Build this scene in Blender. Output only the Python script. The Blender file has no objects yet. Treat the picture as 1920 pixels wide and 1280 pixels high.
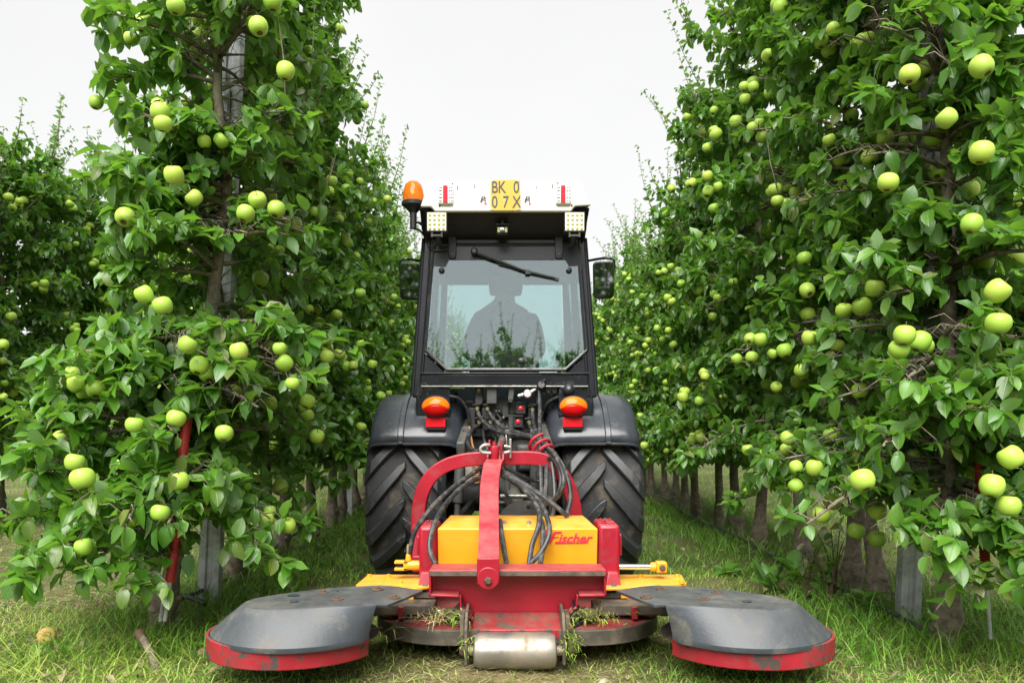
import bpy, bmesh, math, random
import numpy as np
from mathutils import Vector, Matrix, Quaternion

R = math.radians
scene = bpy.context.scene
COL = scene.collection

# ------------------------------------------------------------------ camera
F, CX, CY, H = 1450.0, 950.0, 790.0, 0.943     # focal length and principal point measured on the photo, eye height
cam = bpy.data.cameras.new('camera')
cam.sensor_width = 36.0
cam.lens = 36.0 * F / 1920.0
cam.shift_x = (960 - CX) / 1920.0
cam.shift_y = (CY - 640) / 1920.0
cam.clip_start = 0.05
cam.clip_end = 3000
cam.dof.use_dof = True
cam.dof.focus_distance = 3.7
cam.dof.aperture_fstop = 6.3
camo = bpy.data.objects.new('camera', cam)
camo.location = (0, 0, H)
camo.rotation_euler = (R(90), 0, 0)
COL.objects.link(camo)
scene.camera = camo

# ------------------------------------------------------------------ sky, sun, exposure (bright overcast)
SUN_EL, SUN_AZ = 51.0, 194.0                  # from behind the camera, a little left
world = bpy.data.worlds.new('World')
scene.world = world
world.use_nodes = True
wt = world.node_tree
for n in list(wt.nodes): wt.nodes.remove(n)
wo = wt.nodes.new('ShaderNodeOutputWorld')
wb = wt.nodes.new('ShaderNodeBackground')
sky = wt.nodes.new('ShaderNodeTexSky')
sky.sky_type = 'NISHITA'
sky.sun_disc = False
sky.sun_elevation = R(SUN_EL)
sky.sun_rotation = R(SUN_AZ)
sky.air_density = 1.0; sky.dust_density = 3.0; sky.ozone_density = 1.0
hs = wt.nodes.new('ShaderNodeHueSaturation'); hs.inputs['Saturation'].default_value = 0.12
mx = wt.nodes.new('ShaderNodeMix'); mx.data_type = 'RGBA'
mx.inputs['Factor'].default_value = 0.92       # the cloud layer over the clear sky
cn = wt.nodes.new('ShaderNodeTexNoise'); cn.inputs['Scale'].default_value = 2.2; cn.inputs['Detail'].default_value = 5
cc_ = wt.nodes.new('ShaderNodeTexCoord'); wt.links.new(cc_.outputs['Generated'], cn.inputs['Vector'])
cr = wt.nodes.new('ShaderNodeValToRGB'); cr.color_ramp.elements[0].position = .3; cr.color_ramp.elements[1].position = .7
cr.color_ramp.elements[0].color = (1.42, 1.42, 1.42, 1); cr.color_ramp.elements[1].color = (1.56, 1.555, 1.535, 1)
wt.links.new(cn.outputs['Fac'], cr.inputs['Fac']); wt.links.new(cr.outputs['Color'], mx.inputs['B'])
wt.links.new(sky.outputs['Color'], hs.inputs['Color'])
wt.links.new(hs.outputs['Color'], mx.inputs['A'])
wt.links.new(mx.outputs['Result'], wb.inputs['Color'])
wb.inputs['Strength'].default_value = 0.1
wt.links.new(wb.outputs['Background'], wo.inputs['Surface'])

sun = bpy.data.lights.new('sun', 'SUN')
sun.energy = 1.5
sun.angle = R(55)
sun.color = (1.0, 0.97, 0.92)
suno = bpy.data.objects.new('sun', sun)
az, el = R(SUN_AZ), R(SUN_EL)
sdir = Vector((math.sin(az) * math.cos(el), math.cos(az) * math.cos(el), math.sin(el)))
suno.rotation_euler = (-sdir).to_track_quat('-Z', 'Y').to_euler()
suno.location = sdir * 30
COL.objects.link(suno)

scene.view_settings.view_transform = 'Standard'
scene.view_settings.look = 'None'
scene.view_settings.gamma = 1.0
scene.view_settings.use_curve_mapping = False
scene.view_settings.exposure = 2.55
scene.render.engine = 'CYCLES'
scene.cycles.max_bounces = 10
scene.cycles.diffuse_bounces = 8
scene.cycles.transparent_max_bounces = 12

rng = random.Random(7)

# ------------------------------------------------------------------ helpers
def at(px, py, Y):
    """the point at depth Y that the photograph shows at (px, py)"""
    return Vector(((px - CX) * Y / F, Y, H - (py - CY) * Y / F))

def tag(o, label=None, cat=None, group=None, kind=None):
    if label: o['label'] = label
    if cat: o['category'] = cat
    if group: o['group'] = group
    if kind: o['kind'] = kind
    return o

def thing(name, loc, label, cat, group=None):
    o = bpy.data.objects.new(name, None)
    o.empty_display_size = 0.1
    o.location = loc
    COL.objects.link(o)
    return tag(o, label, cat, group)

def origin(parent):
    v = Vector((0, 0, 0))
    while parent is not None:
        v += Vector(parent.location)
        parent = parent.parent
    return v

class MB:
    """collects shapes (world coordinates) and links them as ONE mesh object"""
    def __init__(s): s.v = []; s.f = []; s.m = []
    def add(s, verts, faces, mi=0):
        b = len(s.v)
        s.v += [tuple(p) for p in verts]
        s.f += [tuple(i + b for i in f) for f in faces]
        s.m += [mi] * len(faces)
        return s
    def box(s, x0, x1, y0, y1, z0, z1, mi=0):
        v = [(x, y, z) for z in (z0, z1) for y in (y0, y1) for x in (x0, x1)]
        return s.add(v, [(0, 2, 3, 1), (4, 5, 7, 6), (0, 1, 5, 4), (2, 6, 7, 3), (0, 4, 6, 2), (1, 3, 7, 5)], mi)
    def beam(s, p0, p1, w, d, up=(0, 0, 1), mi=0):
        p0, p1 = Vector(p0), Vector(p1)
        t = (p1 - p0).normalized()
        u = Vector(up)
        a = t.cross(u)
        if a.length < 1e-4: a = t.cross(Vector((0, 1, 0)))
        a.normalize(); b = a.cross(t).normalized()
        v = []
        for p in (p0, p1):
            for sa, sb in ((-1, -1), (1, -1), (1, 1), (-1, 1)):
                v.append(p + a * sa * w / 2 + b * sb * d / 2)
        return s.add(v, [(3, 2, 1, 0), (4, 5, 6, 7), (0, 1, 5, 4), (1, 2, 6, 5), (2, 3, 7, 6), (3, 0, 4, 7)], mi)
    def prism(s, pts, off, mi=0):
        """closed polygon pts extruded by the vector off"""
        n = len(pts); off = Vector(off)
        a = [Vector(p) for p in pts]; b = [p + off for p in a]
        nrm = Vector((0, 0, 0))
        for i in range(n): nrm += a[i].cross(a[(i + 1) % n])
        flip = nrm.dot(off) > 0
        fs = [tuple(range(n)), tuple(range(2 * n - 1, n - 1, -1))] + [(i, i + n, (i + 1) % n + n, (i + 1) % n) for i in range(n)]
        if flip: fs = [tuple(reversed(f)) for f in fs]
        return s.add(a + b, fs, mi)
    def tube(s, pts, r, n=8, caps=True, mi=0, closed=False, smooth=0):
        P = [Vector(p) for p in pts]
        if smooth: P = spline(P, smooth)
        m = len(P)
        rr = r if isinstance(r, (list, tuple)) else [r] * m
        if len(rr) != m: rr = list(np.interp(np.linspace(0, 1, m), np.linspace(0, 1, len(rr)), rr))
        T = []
        for i in range(m):
            q0 = P[i - 1] if (i or closed) else P[i]
            q1 = P[(i + 1) % m] if (i < m - 1 or closed) else P[i]
            t = (q1 - q0)
            T.append(t.normalized() if t.length > 1e-9 else Vector((0, 0, 1)))
        ref = Vector((0, 0, 1)) if abs(T[0].z) < .9 else Vector((1, 0, 0))
        A = T[0].cross(ref).normalized()
        V = []
        for i in range(m):
            A = (A - T[i] * A.dot(T[i]))
            A = A.normalized() if A.length > 1e-6 else T[i].orthogonal().normalized()
            B = T[i].cross(A)
            for k in range(n):
                a = 2 * math.pi * k / n
                V.append(P[i] + (A * math.cos(a) + B * math.sin(a)) * rr[i])
        Fs = []
        for i in range(m if closed else m - 1):
            j = (i + 1) % m
            for k in range(n):
                l = (k + 1) % n
                Fs.append((i * n + k, i * n + l, j * n + l, j * n + k))
        if caps and not closed:
            Fs.append(tuple(range(n - 1, -1, -1)))
            Fs.append(tuple((m - 1) * n + k for k in range(n)))
        return s.add(V, Fs, mi)
    def cyl(s, p0, p1, r, n=16, mi=0):
        return s.tube([p0, p1], r, n, True, mi)
    def lathe(s, prof, o, axis, n=24, mi=0, close=True, squash=None):
        """prof: (radius, height along axis) pairs round the axis through o"""
        o = Vector(o); ax = Vector(axis).normalized()
        A = ax.orthogonal().normalized() if squash is None else Vector(squash[0]).normalized()
        B = ax.cross(A)
        kb = 1.0 if squash is None else squash[1]
        V, Fs = [], []
        for (r, h) in prof:
            for k in range(n):
                a = 2 * math.pi * k / n
                V.append(o + ax * h + (A * math.cos(a) + B * math.sin(a) * kb) * r)
        for i in range(len(prof) - 1):
            for k in range(n):
                l = (k + 1) % n
                Fs.append((i * n + k, i * n + l, (i + 1) * n + l, (i + 1) * n + k))
        if close:
            Fs.append(tuple(range(n - 1, -1, -1)))
            Fs.append(tuple((len(prof) - 1) * n + k for k in range(n)))
        return s.add(V, Fs, mi)
    def build(s, name, mats, parent=None, bevel=0.0, seg=2, angle=38, solid=0.0, subsurf=0, smooth=True, fix=True):
        if not isinstance(mats, (list, tuple)): mats = [mats]
        o0 = origin(parent)
        me = bpy.data.meshes.new(name)
        me.from_pydata([(p[0] - o0.x, p[1] - o0.y, p[2] - o0.z) for p in s.v], [], s.f)
        for m in mats: me.materials.append(m)
        if len(mats) > 1: me.polygons.foreach_set('material_index', s.m)
        if fix:
            bm = bmesh.new(); bm.from_mesh(me)
            bmesh.ops.recalc_face_normals(bm, faces=bm.faces)
            bm.to_mesh(me); bm.free()
        if smooth:
            me.polygons.foreach_set('use_smooth', [True] * len(me.polygons))
            me.set_sharp_from_angle(angle=R(angle))
        ob = bpy.data.objects.new(name, me)
        COL.objects.link(ob)
        if parent is not None: ob.parent = parent
        if solid:
            md = ob.modifiers.new('solid', 'SOLIDIFY'); md.thickness = solid; md.offset = 0
        if bevel:
            md = ob.modifiers.new('bevel', 'BEVEL'); md.width = bevel; md.segments = seg
            md.limit_method = 'ANGLE'; md.angle_limit = R(40); md.harden_normals = False
        if subsurf:
            md = ob.modifiers.new('sub', 'SUBSURF'); md.levels = subsurf; md.render_levels = subsurf
        return ob

def spline(P, k):
    """Catmull-Rom through the points, k steps a span"""
    P = [Vector(p) for p in P]
    out = []
    n = len(P)
    for i in range(n - 1):
        p0 = P[i - 1] if i else P[i] * 2 - P[i + 1]
        p1, p2 = P[i], P[i + 1]
        p3 = P[i + 2] if i + 2 < n else P[i + 1] * 2 - P[i]
        for j in range(k):
            t = j / k
            out.append(0.5 * ((2 * p1) + (p2 - p0) * t + (2 * p0 - 5 * p1 + 4 * p2 - p3) * t * t + (3 * p1 - p0 - 3 * p2 + p3) * t ** 3))
    out.append(P[-1])
    return out

# ------------------------------------------------------------------ materials
class NT:
    def __init__(s, name):
        s.mat = bpy.data.materials.new(name); s.mat.use_nodes = True
        s.t = s.mat.node_tree
        for n in list(s.t.nodes): s.t.nodes.remove(n)
        s.out = s.n('ShaderNodeOutputMaterial')
    def n(s, typ, **kw):
        x = s.t.nodes.new(typ)
        for k, v in kw.items(): setattr(x, k, v)
        return x
    def link(s, a, b): s.t.links.new(a, b)
    def mix(s, fac, a, b, blend='MIX'):
        m = s.n('ShaderNodeMix', data_type='RGBA', blend_type=blend)
        for sock, val in ((m.inputs['Factor'], fac), (m.inputs['A'], a), (m.inputs['B'], b)):
            if isinstance(val, (int, float)): sock.default_value = val
            elif isinstance(val, (tuple, list)): sock.default_value = (*val[:3], 1)
            else: s.link(val, sock)
        return m.outputs['Result']
    def math(s, op, a, b=0.0, clamp=False):
        m = s.n('ShaderNodeMath', operation=op, use_clamp=clamp)
        for sock, val in ((m.inputs[0], a), (m.inputs[1], b)):
            if isinstance(val, (int, float)): sock.default_value = val
            else: s.link(val, sock)
        return m.outputs[0]
    def noise(s, vec, scale, detail=4, rough=.6, dist=0.0):
        x = s.n('ShaderNodeTexNoise')
        x.inputs['Scale'].default_value = scale; x.inputs['Detail'].default_value = detail
        x.inputs['Roughness'].default_value = rough; x.inputs['Distortion'].default_value = dist
        s.link(vec, x.inputs['Vector'])
        return x.outputs['Fac']
    def ramp(s, fac, stops):
        x = s.n('ShaderNodeValToRGB')
        e = x.color_ramp.elements
        while len(e) < len(stops): e.new(0.5)
        for k, (p, c) in enumerate(stops):
            e[k].position = p
            e[k].color = (c, c, c, 1) if isinstance(c, (int, float)) else (*c[:3], 1)
        s.link(fac, x.inputs['Fac'])
        return x.outputs['Color']
    def coord(s, which='Object'):
        return s.n('ShaderNodeTexCoord').outputs[which]
    def bump(s, height, strength, dist=.01):
        b = s.n('ShaderNodeBump'); b.inputs['Strength'].default_value = strength; b.inputs['Distance'].default_value = dist
        s.link(height, b.inputs['Height'])
        return b.outputs['Normal']
    def bsdf(s, col, rough=.5, metal=0.0, normal=None, spec=.5, **kw):
        b = s.n('ShaderNodeBsdfPrincipled')
        for k, val in (('Base Color', col), ('Roughness', rough), ('Metallic', metal), ('Specular IOR Level', spec)):
            if isinstance(val, (int, float)): b.inputs[k].default_value = val
            elif isinstance(val, (tuple, list)): b.inputs[k].default_value = (*val[:3], 1)
            else: s.link(val, b.inputs[k])
        for k, val in kw.items():
            k = k.replace('_', ' ')
            if isinstance(val, (tuple, list)): b.inputs[k].default_value = (*val[:3], 1)
            else: b.inputs[k].default_value = val
        if normal is not None: s.link(normal, b.inputs['Normal'])
        return b
    def done(s, shader):
        s.link(shader.outputs[0] if hasattr(shader, 'outputs') else shader, s.out.inputs['Surface'])
        return s.mat

def pm(name, col, rough=.5, metal=0.0, var=.12, scale=6, dirt=None, amt=.5, dscale=5, drough=.85, bump=.0, bscale=60, dust=None, dustamt=.0, chip=None, chipamt=.0, chipscale=20, **kw):
    """paint / plastic / metal with uneven tone, dirt patches, chipped spots and dust lying on upward faces"""
    t = NT(name); c = t.coord()
    n1 = t.noise(c, scale, 5, .6)
    f1 = t.ramp(n1, [(.3, 0.0), (.7, 1.0)])
    lo = tuple(x * (1 - var) for x in col); hi = tuple(min(1, x * (1 + var)) for x in col)
    colr = t.mix(f1, lo, hi)
    ro = t.math('ADD', t.math('MULTIPLY', n1, .16), rough - .08)
    if dirt is not None:
        d1 = t.noise(c, dscale, 8, .72, .4)
        e = .72 - .45 * amt
        df = t.ramp(d1, [(max(0, e - .08), 0.0), (min(1, e + .14), 1.0)])
        colr = t.mix(df, colr, dirt)
        ro = t.math('ADD', ro, t.math('MULTIPLY', df, drough - rough), True)
    if chip is not None:
        d2 = t.noise(c, chipscale, 9, .75, .2)
        e = .75 - .4 * chipamt
        cf = t.ramp(d2, [(e, 0.0), (e + .03, 1.0)])
        colr = t.mix(cf, colr, chip)
        ro = t.math('ADD', ro, t.math('MULTIPLY', cf, .2), True)
    if dust is not None:
        g = t.n('ShaderNodeNewGeometry'); sp = t.n('ShaderNodeSeparateXYZ'); t.link(g.outputs['Normal'], sp.inputs[0])
        up = t.math('MULTIPLY', t.ramp(sp.outputs['Z'], [(.35, 0.0), (.95, 1.0)]), t.ramp(t.noise(c, 14, 6, .7), [(.35, 0.2), (.65, 1.0)]))
        uf = t.math('MULTIPLY', up, dustamt)
        colr = t.mix(uf, colr, dust)
        ro = t.math('ADD', ro, t.math('MULTIPLY', uf, .4), True)
    nrm = None
    if bump: nrm = t.bump(t.noise(c, bscale, 4, .6), bump, .004)
    return t.done(t.bsdf(colr, ro, metal, nrm, **kw))

MUD = (.16, .125, .08)
DUST = (.30, .26, .19)
M = {}
M['black_paint'] = pm('black_paint', (.013, .014, .017), .3, var=.25, dirt=(.06, .055, .045), amt=.25, dscale=9, dust=DUST, dustamt=.08)
M['carcass'] = pm('carcass', (.020, .020, .021), .75, var=.3, scale=10, dirt=(.14, .115, .075), amt=.27, dscale=7, bump=.25, bscale=120)
M['cab_black'] = pm('cab_black', (.010, .011, .014), .22, var=.2, dirt=(.05, .05, .048), amt=.12, dscale=7)
M['fender'] = pm('fender', (.034, .039, .047), .23, var=.15, scale=9, dirt=(.09, .088, .08), amt=.10, dscale=14, dust=(.2, .2, .19), dustamt=.06, bump=.05, bscale=90)
M['rubber'] = pm('rubber', (.022, .024, .027), .46, var=.25, scale=12, dirt=(.11, .10, .075), amt=.17, dscale=9, bump=.25, bscale=120, dust=(.12,.11,.09), dustamt=.03)
M['hose'] = pm('hose', (.022, .023, .026), .42, var=.3, scale=30, dirt=(.13, .12, .10), amt=.32, dscale=30)
M['plastic'] = pm('plastic', (.018, .019, .021), .45, var=.2)
M['grey_iron'] = pm('grey_iron', (.055, .058, .058), .5, var=.25, scale=14, dirt=(.04, .035, .025), amt=.4, dscale=12, bump=.2, bscale=70, dust=DUST, dustamt=.25)
M['zinc'] = pm('zinc', (.42, .42, .38), .38, .85, var=.2, scale=30, dirt=(.16, .13, .09), amt=.3, dscale=25)
M['brass'] = pm('brass', (.42, .36, .22), .4, .7, var=.2, scale=40, dirt=(.12, .10, .07), amt=.35, dscale=40)
M['chrome'] = pm('chrome', (.72, .72, .73), .12, 1.0, var=.06)
M['red_paint'] = pm('red_paint', (.285, .006, .019), .34, var=.14, scale=7, dirt=(.17, .03, .025), amt=.2, dscale=9, chip=(.09, .06, .045), chipamt=.24, chipscale=26, dust=(.50, .20, .18), dustamt=.35)
M['red_worn'] = pm('red_worn', (.28, .009, .019), .45, var=.2, scale=9, dirt=(.14, .03, .025), amt=.36, dscale=8, chip=(.045, .038, .032), chipamt=.52, chipscale=13, dust=MUD, dustamt=.4)
M['deck_rim'] = pm('deck_rim', (.055, .048, .036), .6, var=.4, scale=10, dirt=(.12, .10, .06), amt=.4, dscale=10, chip=(.22, .02, .02), chipamt=.25, chipscale=12, bump=.3, bscale=60)
M['yellow_paint'] = pm('yellow_paint', (.68, .31, .014), .32, var=.08, scale=5, dirt=(.55, .27, .04), amt=.2, dscale=12, chip=(.35, .17, .05), chipamt=.12, chipscale=40, dust=(.85, .62, .26), dustamt=.22)
M['cover'] = pm('cover', (.040, .048, .058), .46, var=.25, scale=5, dirt=(.15, .135, .10), amt=.27, dscale=5, drough=.75, dust=(.19, .175, .14), dustamt=.34, bump=.2, bscale=90)
M['steel_worn'] = pm('steel_worn', (.33, .31, .275), .36, .75, var=.25, scale=8, dirt=(.27, .21, .14), amt=.42, dscale=7, bump=.1, bscale=50)
M['rust'] = pm('rust', (.12, .07, .045), .75, .2, var=.4, scale=20, dirt=(.05, .04, .03), amt=.4, dscale=16, bump=.3, bscale=80)
M['dirty_iron'] = pm('dirty_iron', (.045, .04, .033), .65, var=.4, scale=12, dirt=(.13, .10, .065), amt=.5, dscale=10, bump=.4, bscale=50)
M['white_paint'] = pm('white_paint', (.64, .63, .575), .3, var=.03, dirt=(.62, .60, .50), amt=.12, dscale=7)
M['plate_yellow'] = pm('plate_yellow', (.48, .315, .027), .4, var=.06, dirt=(.55, .40, .12), amt=.15, dscale=20)
M['ink'] = pm('ink', (.025, .035, .045), .5)
M['logo_red'] = pm('logo_red', (.70, .02, .05), .45)
M['decal_pink'] = pm('decal_pink', (.75, .12, .18), .45)
M['lens_red'] = pm('lens_red', (.72, .012, .025), .16, var=.1)
M['lens_clear'] = pm('lens_clear', (.72, .72, .70), .2, var=.05)
M['seat_cloth'] = pm('seat_cloth', (.035, .036, .04), .85)
M['lining'] = pm('lining', (.11, .11, .11), .85)
M['galv'] = pm('galv', (.44, .46, .47), .5, .4, var=.25, scale=12, dirt=(.20, .20, .18), amt=.35, dscale=8, bump=.12, bscale=60)
M['red_tube'] = pm('red_tube', (.30, .014, .012), .5, var=.15, scale=20, dirt=(.2, .04, .03), amt=.3)
M['skin'] = pm('skin', (.50, .29, .21), .5, var=.08)
M['jacket'] = pm('jacket', (.055, .06, .09), .85, var=.2, scale=20)
M['trousers'] = pm('trousers', (.03, .035, .05), .85)
M['cap'] = pm('cap', (.06, .055, .06), .85)
M['hair'] = pm('hair', (.03, .02, .014), .6)
M['boots'] = pm('boots', (.03, .022, .016), .6)
M['pink_cap'] = pm('pink_cap', (.72, .45, .52), .4)
M['copper'] = pm('copper', (.45, .22, .10), .45, .4)

def glass(name, refl, tint, rough=.015):
    t = NT(name)
    g = t.n('ShaderNodeBsdfGlossy'); g.inputs['Roughness'].default_value = rough
    g.inputs['Color'].default_value = (.88, .94, .97, 1)
    tr = t.n('ShaderNodeBsdfTransparent'); tr.inputs['Color'].default_value = (*tint, 1)
    fr = t.n('ShaderNodeFresnel'); fr.inputs['IOR'].default_value = 1.5
    dustn = t.noise(t.coord(), 9, 6, .7)
    fac = t.math('ADD', t.math('MULTIPLY', fr.outputs[0], .9), refl, True)
    m = t.n('ShaderNodeMixShader'); t.link(fac, m.inputs[0]); t.link(tr.outputs[0], m.inputs[1]); t.link(g.outputs[0], m.inputs[2])
    df = t.n('ShaderNodeBsdfDiffuse'); df.inputs['Color'].default_value = (.45, .45, .42, 1)
    m2 = t.n('ShaderNodeMixShader')
    t.link(t.math('MULTIPLY', t.ramp(dustn, [(.35, 0.0), (.8, 1.0)]), .035), m2.inputs[0])
    t.link(m.outputs[0], m2.inputs[1]); t.link(df.outputs[0], m2.inputs[2])
    return t.done(m2)
M['rear_glass'] = glass('rear_glass', .17, (.66, .79, .79))
M['cab_glass'] = glass('cab_glass', .03, (.86, .95, .93))

def dark_reflection_mat():  # near-black coat that paints in the roof overhang's dark reflection
    t = NT('dark_reflection')
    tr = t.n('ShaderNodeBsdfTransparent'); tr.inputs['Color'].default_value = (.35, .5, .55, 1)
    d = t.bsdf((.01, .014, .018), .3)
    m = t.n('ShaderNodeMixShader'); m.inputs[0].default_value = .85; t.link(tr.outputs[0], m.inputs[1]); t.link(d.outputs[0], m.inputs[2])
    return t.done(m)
M['dark_reflection'] = dark_reflection_mat()
def mirror_mat():
    t = NT('mirror_glass')
    return t.done(t.bsdf((.55, .58, .60), .03, 1.0))
M['mirror'] = mirror_mat()

def amber_mat(name, c1, emis=0):
    t = NT(name)
    b = t.bsdf(c1, .12, 0, None, .5)
    b.inputs['Transmission Weight'].default_value = emis
    b.inputs['IOR'].default_value = 1.35
    b.inputs['Subsurface Weight'].default_value = .0
    return t.done(b)
M['amber'] = amber_mat('amber_lens', (.95, .24, .015), .45)
M['tail_red'] = amber_mat('tail_red', (.50, .004, .006), .08)
M['tail_amber'] = amber_mat('tail_amber', (.95, .17, .006), .15)

def led_mat():
    t = NT('led_panel')
    c = t.coord()
    return t.done(t.bsdf((.62, .63, .60), .3, .0))
M['led'] = led_mat()
M['led_chip'] = pm('led_chip', (.55, .52, .14), .3)

def leaf_mat(name, dark, light, under, yellowish=(.16, .18, .035), trans=.33, dry=None):
    t = NT(name)
    g = t.n('ShaderNodeNewGeometry'); oi = t.n('ShaderNodeObjectInfo')
    rnd = t.math('FRACT', t.math('ADD', g.outputs['Random Per Island'], oi.outputs['Random']))
    col = t.mix(rnd, dark, light)
    r2 = t.math('FRACT', t.math('MULTIPLY', rnd, 17.31))
    col = t.mix(t.ramp(r2, [(.90, 0.0), (1.0, 1.0)]), col, yellowish)
    r3 = t.math('FRACT', t.math('MULTIPLY', rnd, 41.7))
    sn = t.noise(t.coord(), 55, 3, .6)
    col = t.mix(t.math('MULTIPLY', t.ramp(r3, [(.92, 0.0), (.95, 1.0)]), t.ramp(sn, [(.5, 0.0), (.6, 1.0)])), col, (.24, .16, .05))
    uv = t.n('ShaderNodeUVMap'); sp = t.n('ShaderNodeSeparateXYZ'); t.link(uv.outputs[0], sp.inputs[0])
    au = t.math('ABSOLUTE', t.math('SUBTRACT', sp.outputs['X'], .5))
    rib = t.ramp(au, [(.0, 1.0), (.05, 0.0)])
    ang = t.math('SUBTRACT', t.math('MULTIPLY', sp.outputs['Y'], 9.0), t.math('MULTIPLY', au, 6.0))
    saw = t.math('ABSOLUTE', t.math('SUBTRACT', t.math('FRACT', ang), .5))
    vein = t.ramp(saw, [(.0, 1.0), (.14, 0.0)])
    lines = t.math('MAXIMUM', rib, t.math('MULTIPLY', vein, .4))
    col = t.mix(t.math('MULTIPLY', lines, .35), col, (.20, .29, .09))
    nz = t.noise(t.coord(), 40, 3, .6)
    col = t.mix(t.math('MULTIPLY', nz, .35), col, tuple(x * .55 for x in dark))
    if dry is not None:
        dn = t.noise(t.coord(), 30, 4, .7)
        col = t.mix(t.ramp(dn, [(.47, 0.0), (.55, 1.0)]), col, dry)
    colb = t.mix(g.outputs['Backfacing'], col, t.mix(rnd, tuple(x * .8 for x in under), under))
    nrm = t.bump(t.math('SUBTRACT', 1.0, lines), .35, .002)
    b = t.bsdf(colb, .36, 0, nrm, .8)
    rr = t.mix(g.outputs['Backfacing'], (.36, .36, .36), (.7, .7, .7))
    t.link(rr, b.inputs['Roughness'])
    tl = t.n('ShaderNodeBsdfTranslucent'); tl.inputs['Color'].default_value = (.22, .48, .03, 1)
    m = t.n('ShaderNodeMixShader'); m.inputs[0].default_value = trans
    t.link(b.outputs[0], m.inputs[1]); t.link(tl.outputs[0], m.inputs[2])
    return t.done(m)
M['leaf'] = leaf_mat('apple_leaf', (.040, .150, .010), (.125, .285, .024), (.13, .25, .07))
M['leaf_dry'] = leaf_mat('withered_leaf', (.03, .08, .02), (.07, .15, .04), (.14, .2, .1), dry=(.36, .27, .15))
M['weed'] = leaf_mat('weed_leaf', (.06, .17, .025), (.12, .28, .04), (.14, .25, .08), trans=.3)

def bark_mat():
    t = NT('bark'); c = t.coord()
    n = t.noise(c, 22, 7, .7, .6); n2 = t.noise(c, 5, 4, .6)
    col = t.mix(t.ramp(n, [(.35, 0.0), (.7, 1.0)]), (.09, .07, .05), (.31, .265, .20))
    col = t.mix(t.ramp(n2, [(.5, 0.0), (.75, 1.0)]), col, (.17, .18, .12))
    return t.done(t.bsdf(col, .85, 0, t.bump(n, .8, .01), .25))
M['bark'] = bark_mat()

def apple_mat():
    t = NT('apple_skin'); c = t.coord(); oi = t.n('ShaderNodeObjectInfo'); g = t.n('ShaderNodeNewGeometry')
    rnd = t.math('FRACT', t.math('ADD', oi.outputs['Random'], g.outputs['Random Per Island']))
    col = t.mix(rnd, (.215, .42, .028), (.38, .55, .06))
    n = t.noise(c, 26, 3, .6)
    col = t.mix(t.math('MULTIPLY', n, .4), col, (.40, .55, .12))
    sp = t.n('ShaderNodeTexVoronoi'); sp.inputs['Scale'].default_value = 190; t.link(c, sp.inputs['Vector'])
    col = t.mix(t.ramp(sp.outputs['Distance'], [(.12, .55), (.22, 0.0)]), col, (.62, .66, .30))
    bl = t.noise(c, 14, 2, .5)
    r3 = t.math('FRACT', t.math('MULTIPLY', rnd, 9.7))
    bf = t.math('MULTIPLY', t.ramp(bl, [(.55, 0.0), (.72, 1.0)]), t.ramp(r3, [(.5, 0.0), (.85, .8)]))
    col = t.mix(bf, col, (.62, .30, .12))
    return t.done(t.bsdf(col, .42, 0, None, .4))
M['apple'] = apple_mat()
M['apple_stem'] = pm('apple_stem', (.10, .07, .03), .8)
M['apple_rot'] = pm('apple_rot', (.55, .42, .10), .5, var=.3, scale=25, dirt=(.28, .11, .04), amt=.6, dscale=28)

def grass_mat(name, a, b, c_, trans=.25):
    t = NT(name); g = t.n('ShaderNodeNewGeometry')
    r = g.outputs['Random Per Island']
    col = t.ramp(r, [(.0, a), (.55, b), (1.0, c_)])
    bs = t.bsdf(col, .5, 0, None, .35)
    tl = t.n('ShaderNodeBsdfTranslucent'); t.link(col, tl.inputs['Color'])
    m = t.n('ShaderNodeMixShader'); m.inputs[0].default_value = trans
    t.link(bs.outputs[0], m.inputs[1]); t.link(tl.outputs[0], m.inputs[2])
    return t.done(m)
M['grass_green'] = grass_mat('grass_green', (.075, .20, .020), (.14, .33, .030), (.28, .42, .075))
M['grass_mown'] = grass_mat('grass_mown', (.125, .265, .022), (.255, .39, .05), (.44, .48, .13))
M['straw'] = grass_mat('straw', (.20, .17, .07), (.36, .32, .15), (.50, .46, .26), .12)
M['litter'] = grass_mat('litter', (.10, .08, .04), (.20, .18, .075), (.26, .28, .09), .1)

def ground_mat():
    t = NT('orchard_ground'); c = t.coord()
    big = t.noise(c, .9, 5, .6); med = t.noise(c, 7, 6, .65); fine = t.noise(c, 70, 5, .7)
    green = t.mix(fine, (.03, .055, .012), (.10, .15, .03))
    soil = t.mix(fine, (.05, .038, .022), (.17, .13, .075))
    straw = t.mix(fine, (.13, .11, .05), (.32, .28, .13))
    col = t.mix(t.ramp(med, [(.42, 0.0), (.62, 1.0)]), green, soil)
    col = t.mix(t.ramp(big, [(.45, 0.0), (.7, .5)]), col, straw)
    # the bare, scuffed strip along the middle of the drive row behind the roller
    sp = t.n('ShaderNodeSeparateXYZ'); t.link(c, sp.inputs[0])
    cx = t.math('ABSOLUTE', t.math('ADD', sp.outputs['X'], t.math('MULTIPLY', t.math('SUBTRACT', med, .5), .5)))
    strip = t.math('MULTIPLY', t.ramp(cx, [(.18, 1.0), (.55, 0.0)]), t.ramp(sp.outputs['Y'], [(.0, 1.0), (1.0, 1.0)]))
    col = t.mix(t.math('MULTIPLY', strip, .7), col, t.mix(med, (.12, .085, .045), (.30, .24, .12)))
    return t.done(t.bsdf(col, .9, 0, t.bump(fine, .6, .02), .2))
M['ground'] = ground_mat()
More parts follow.
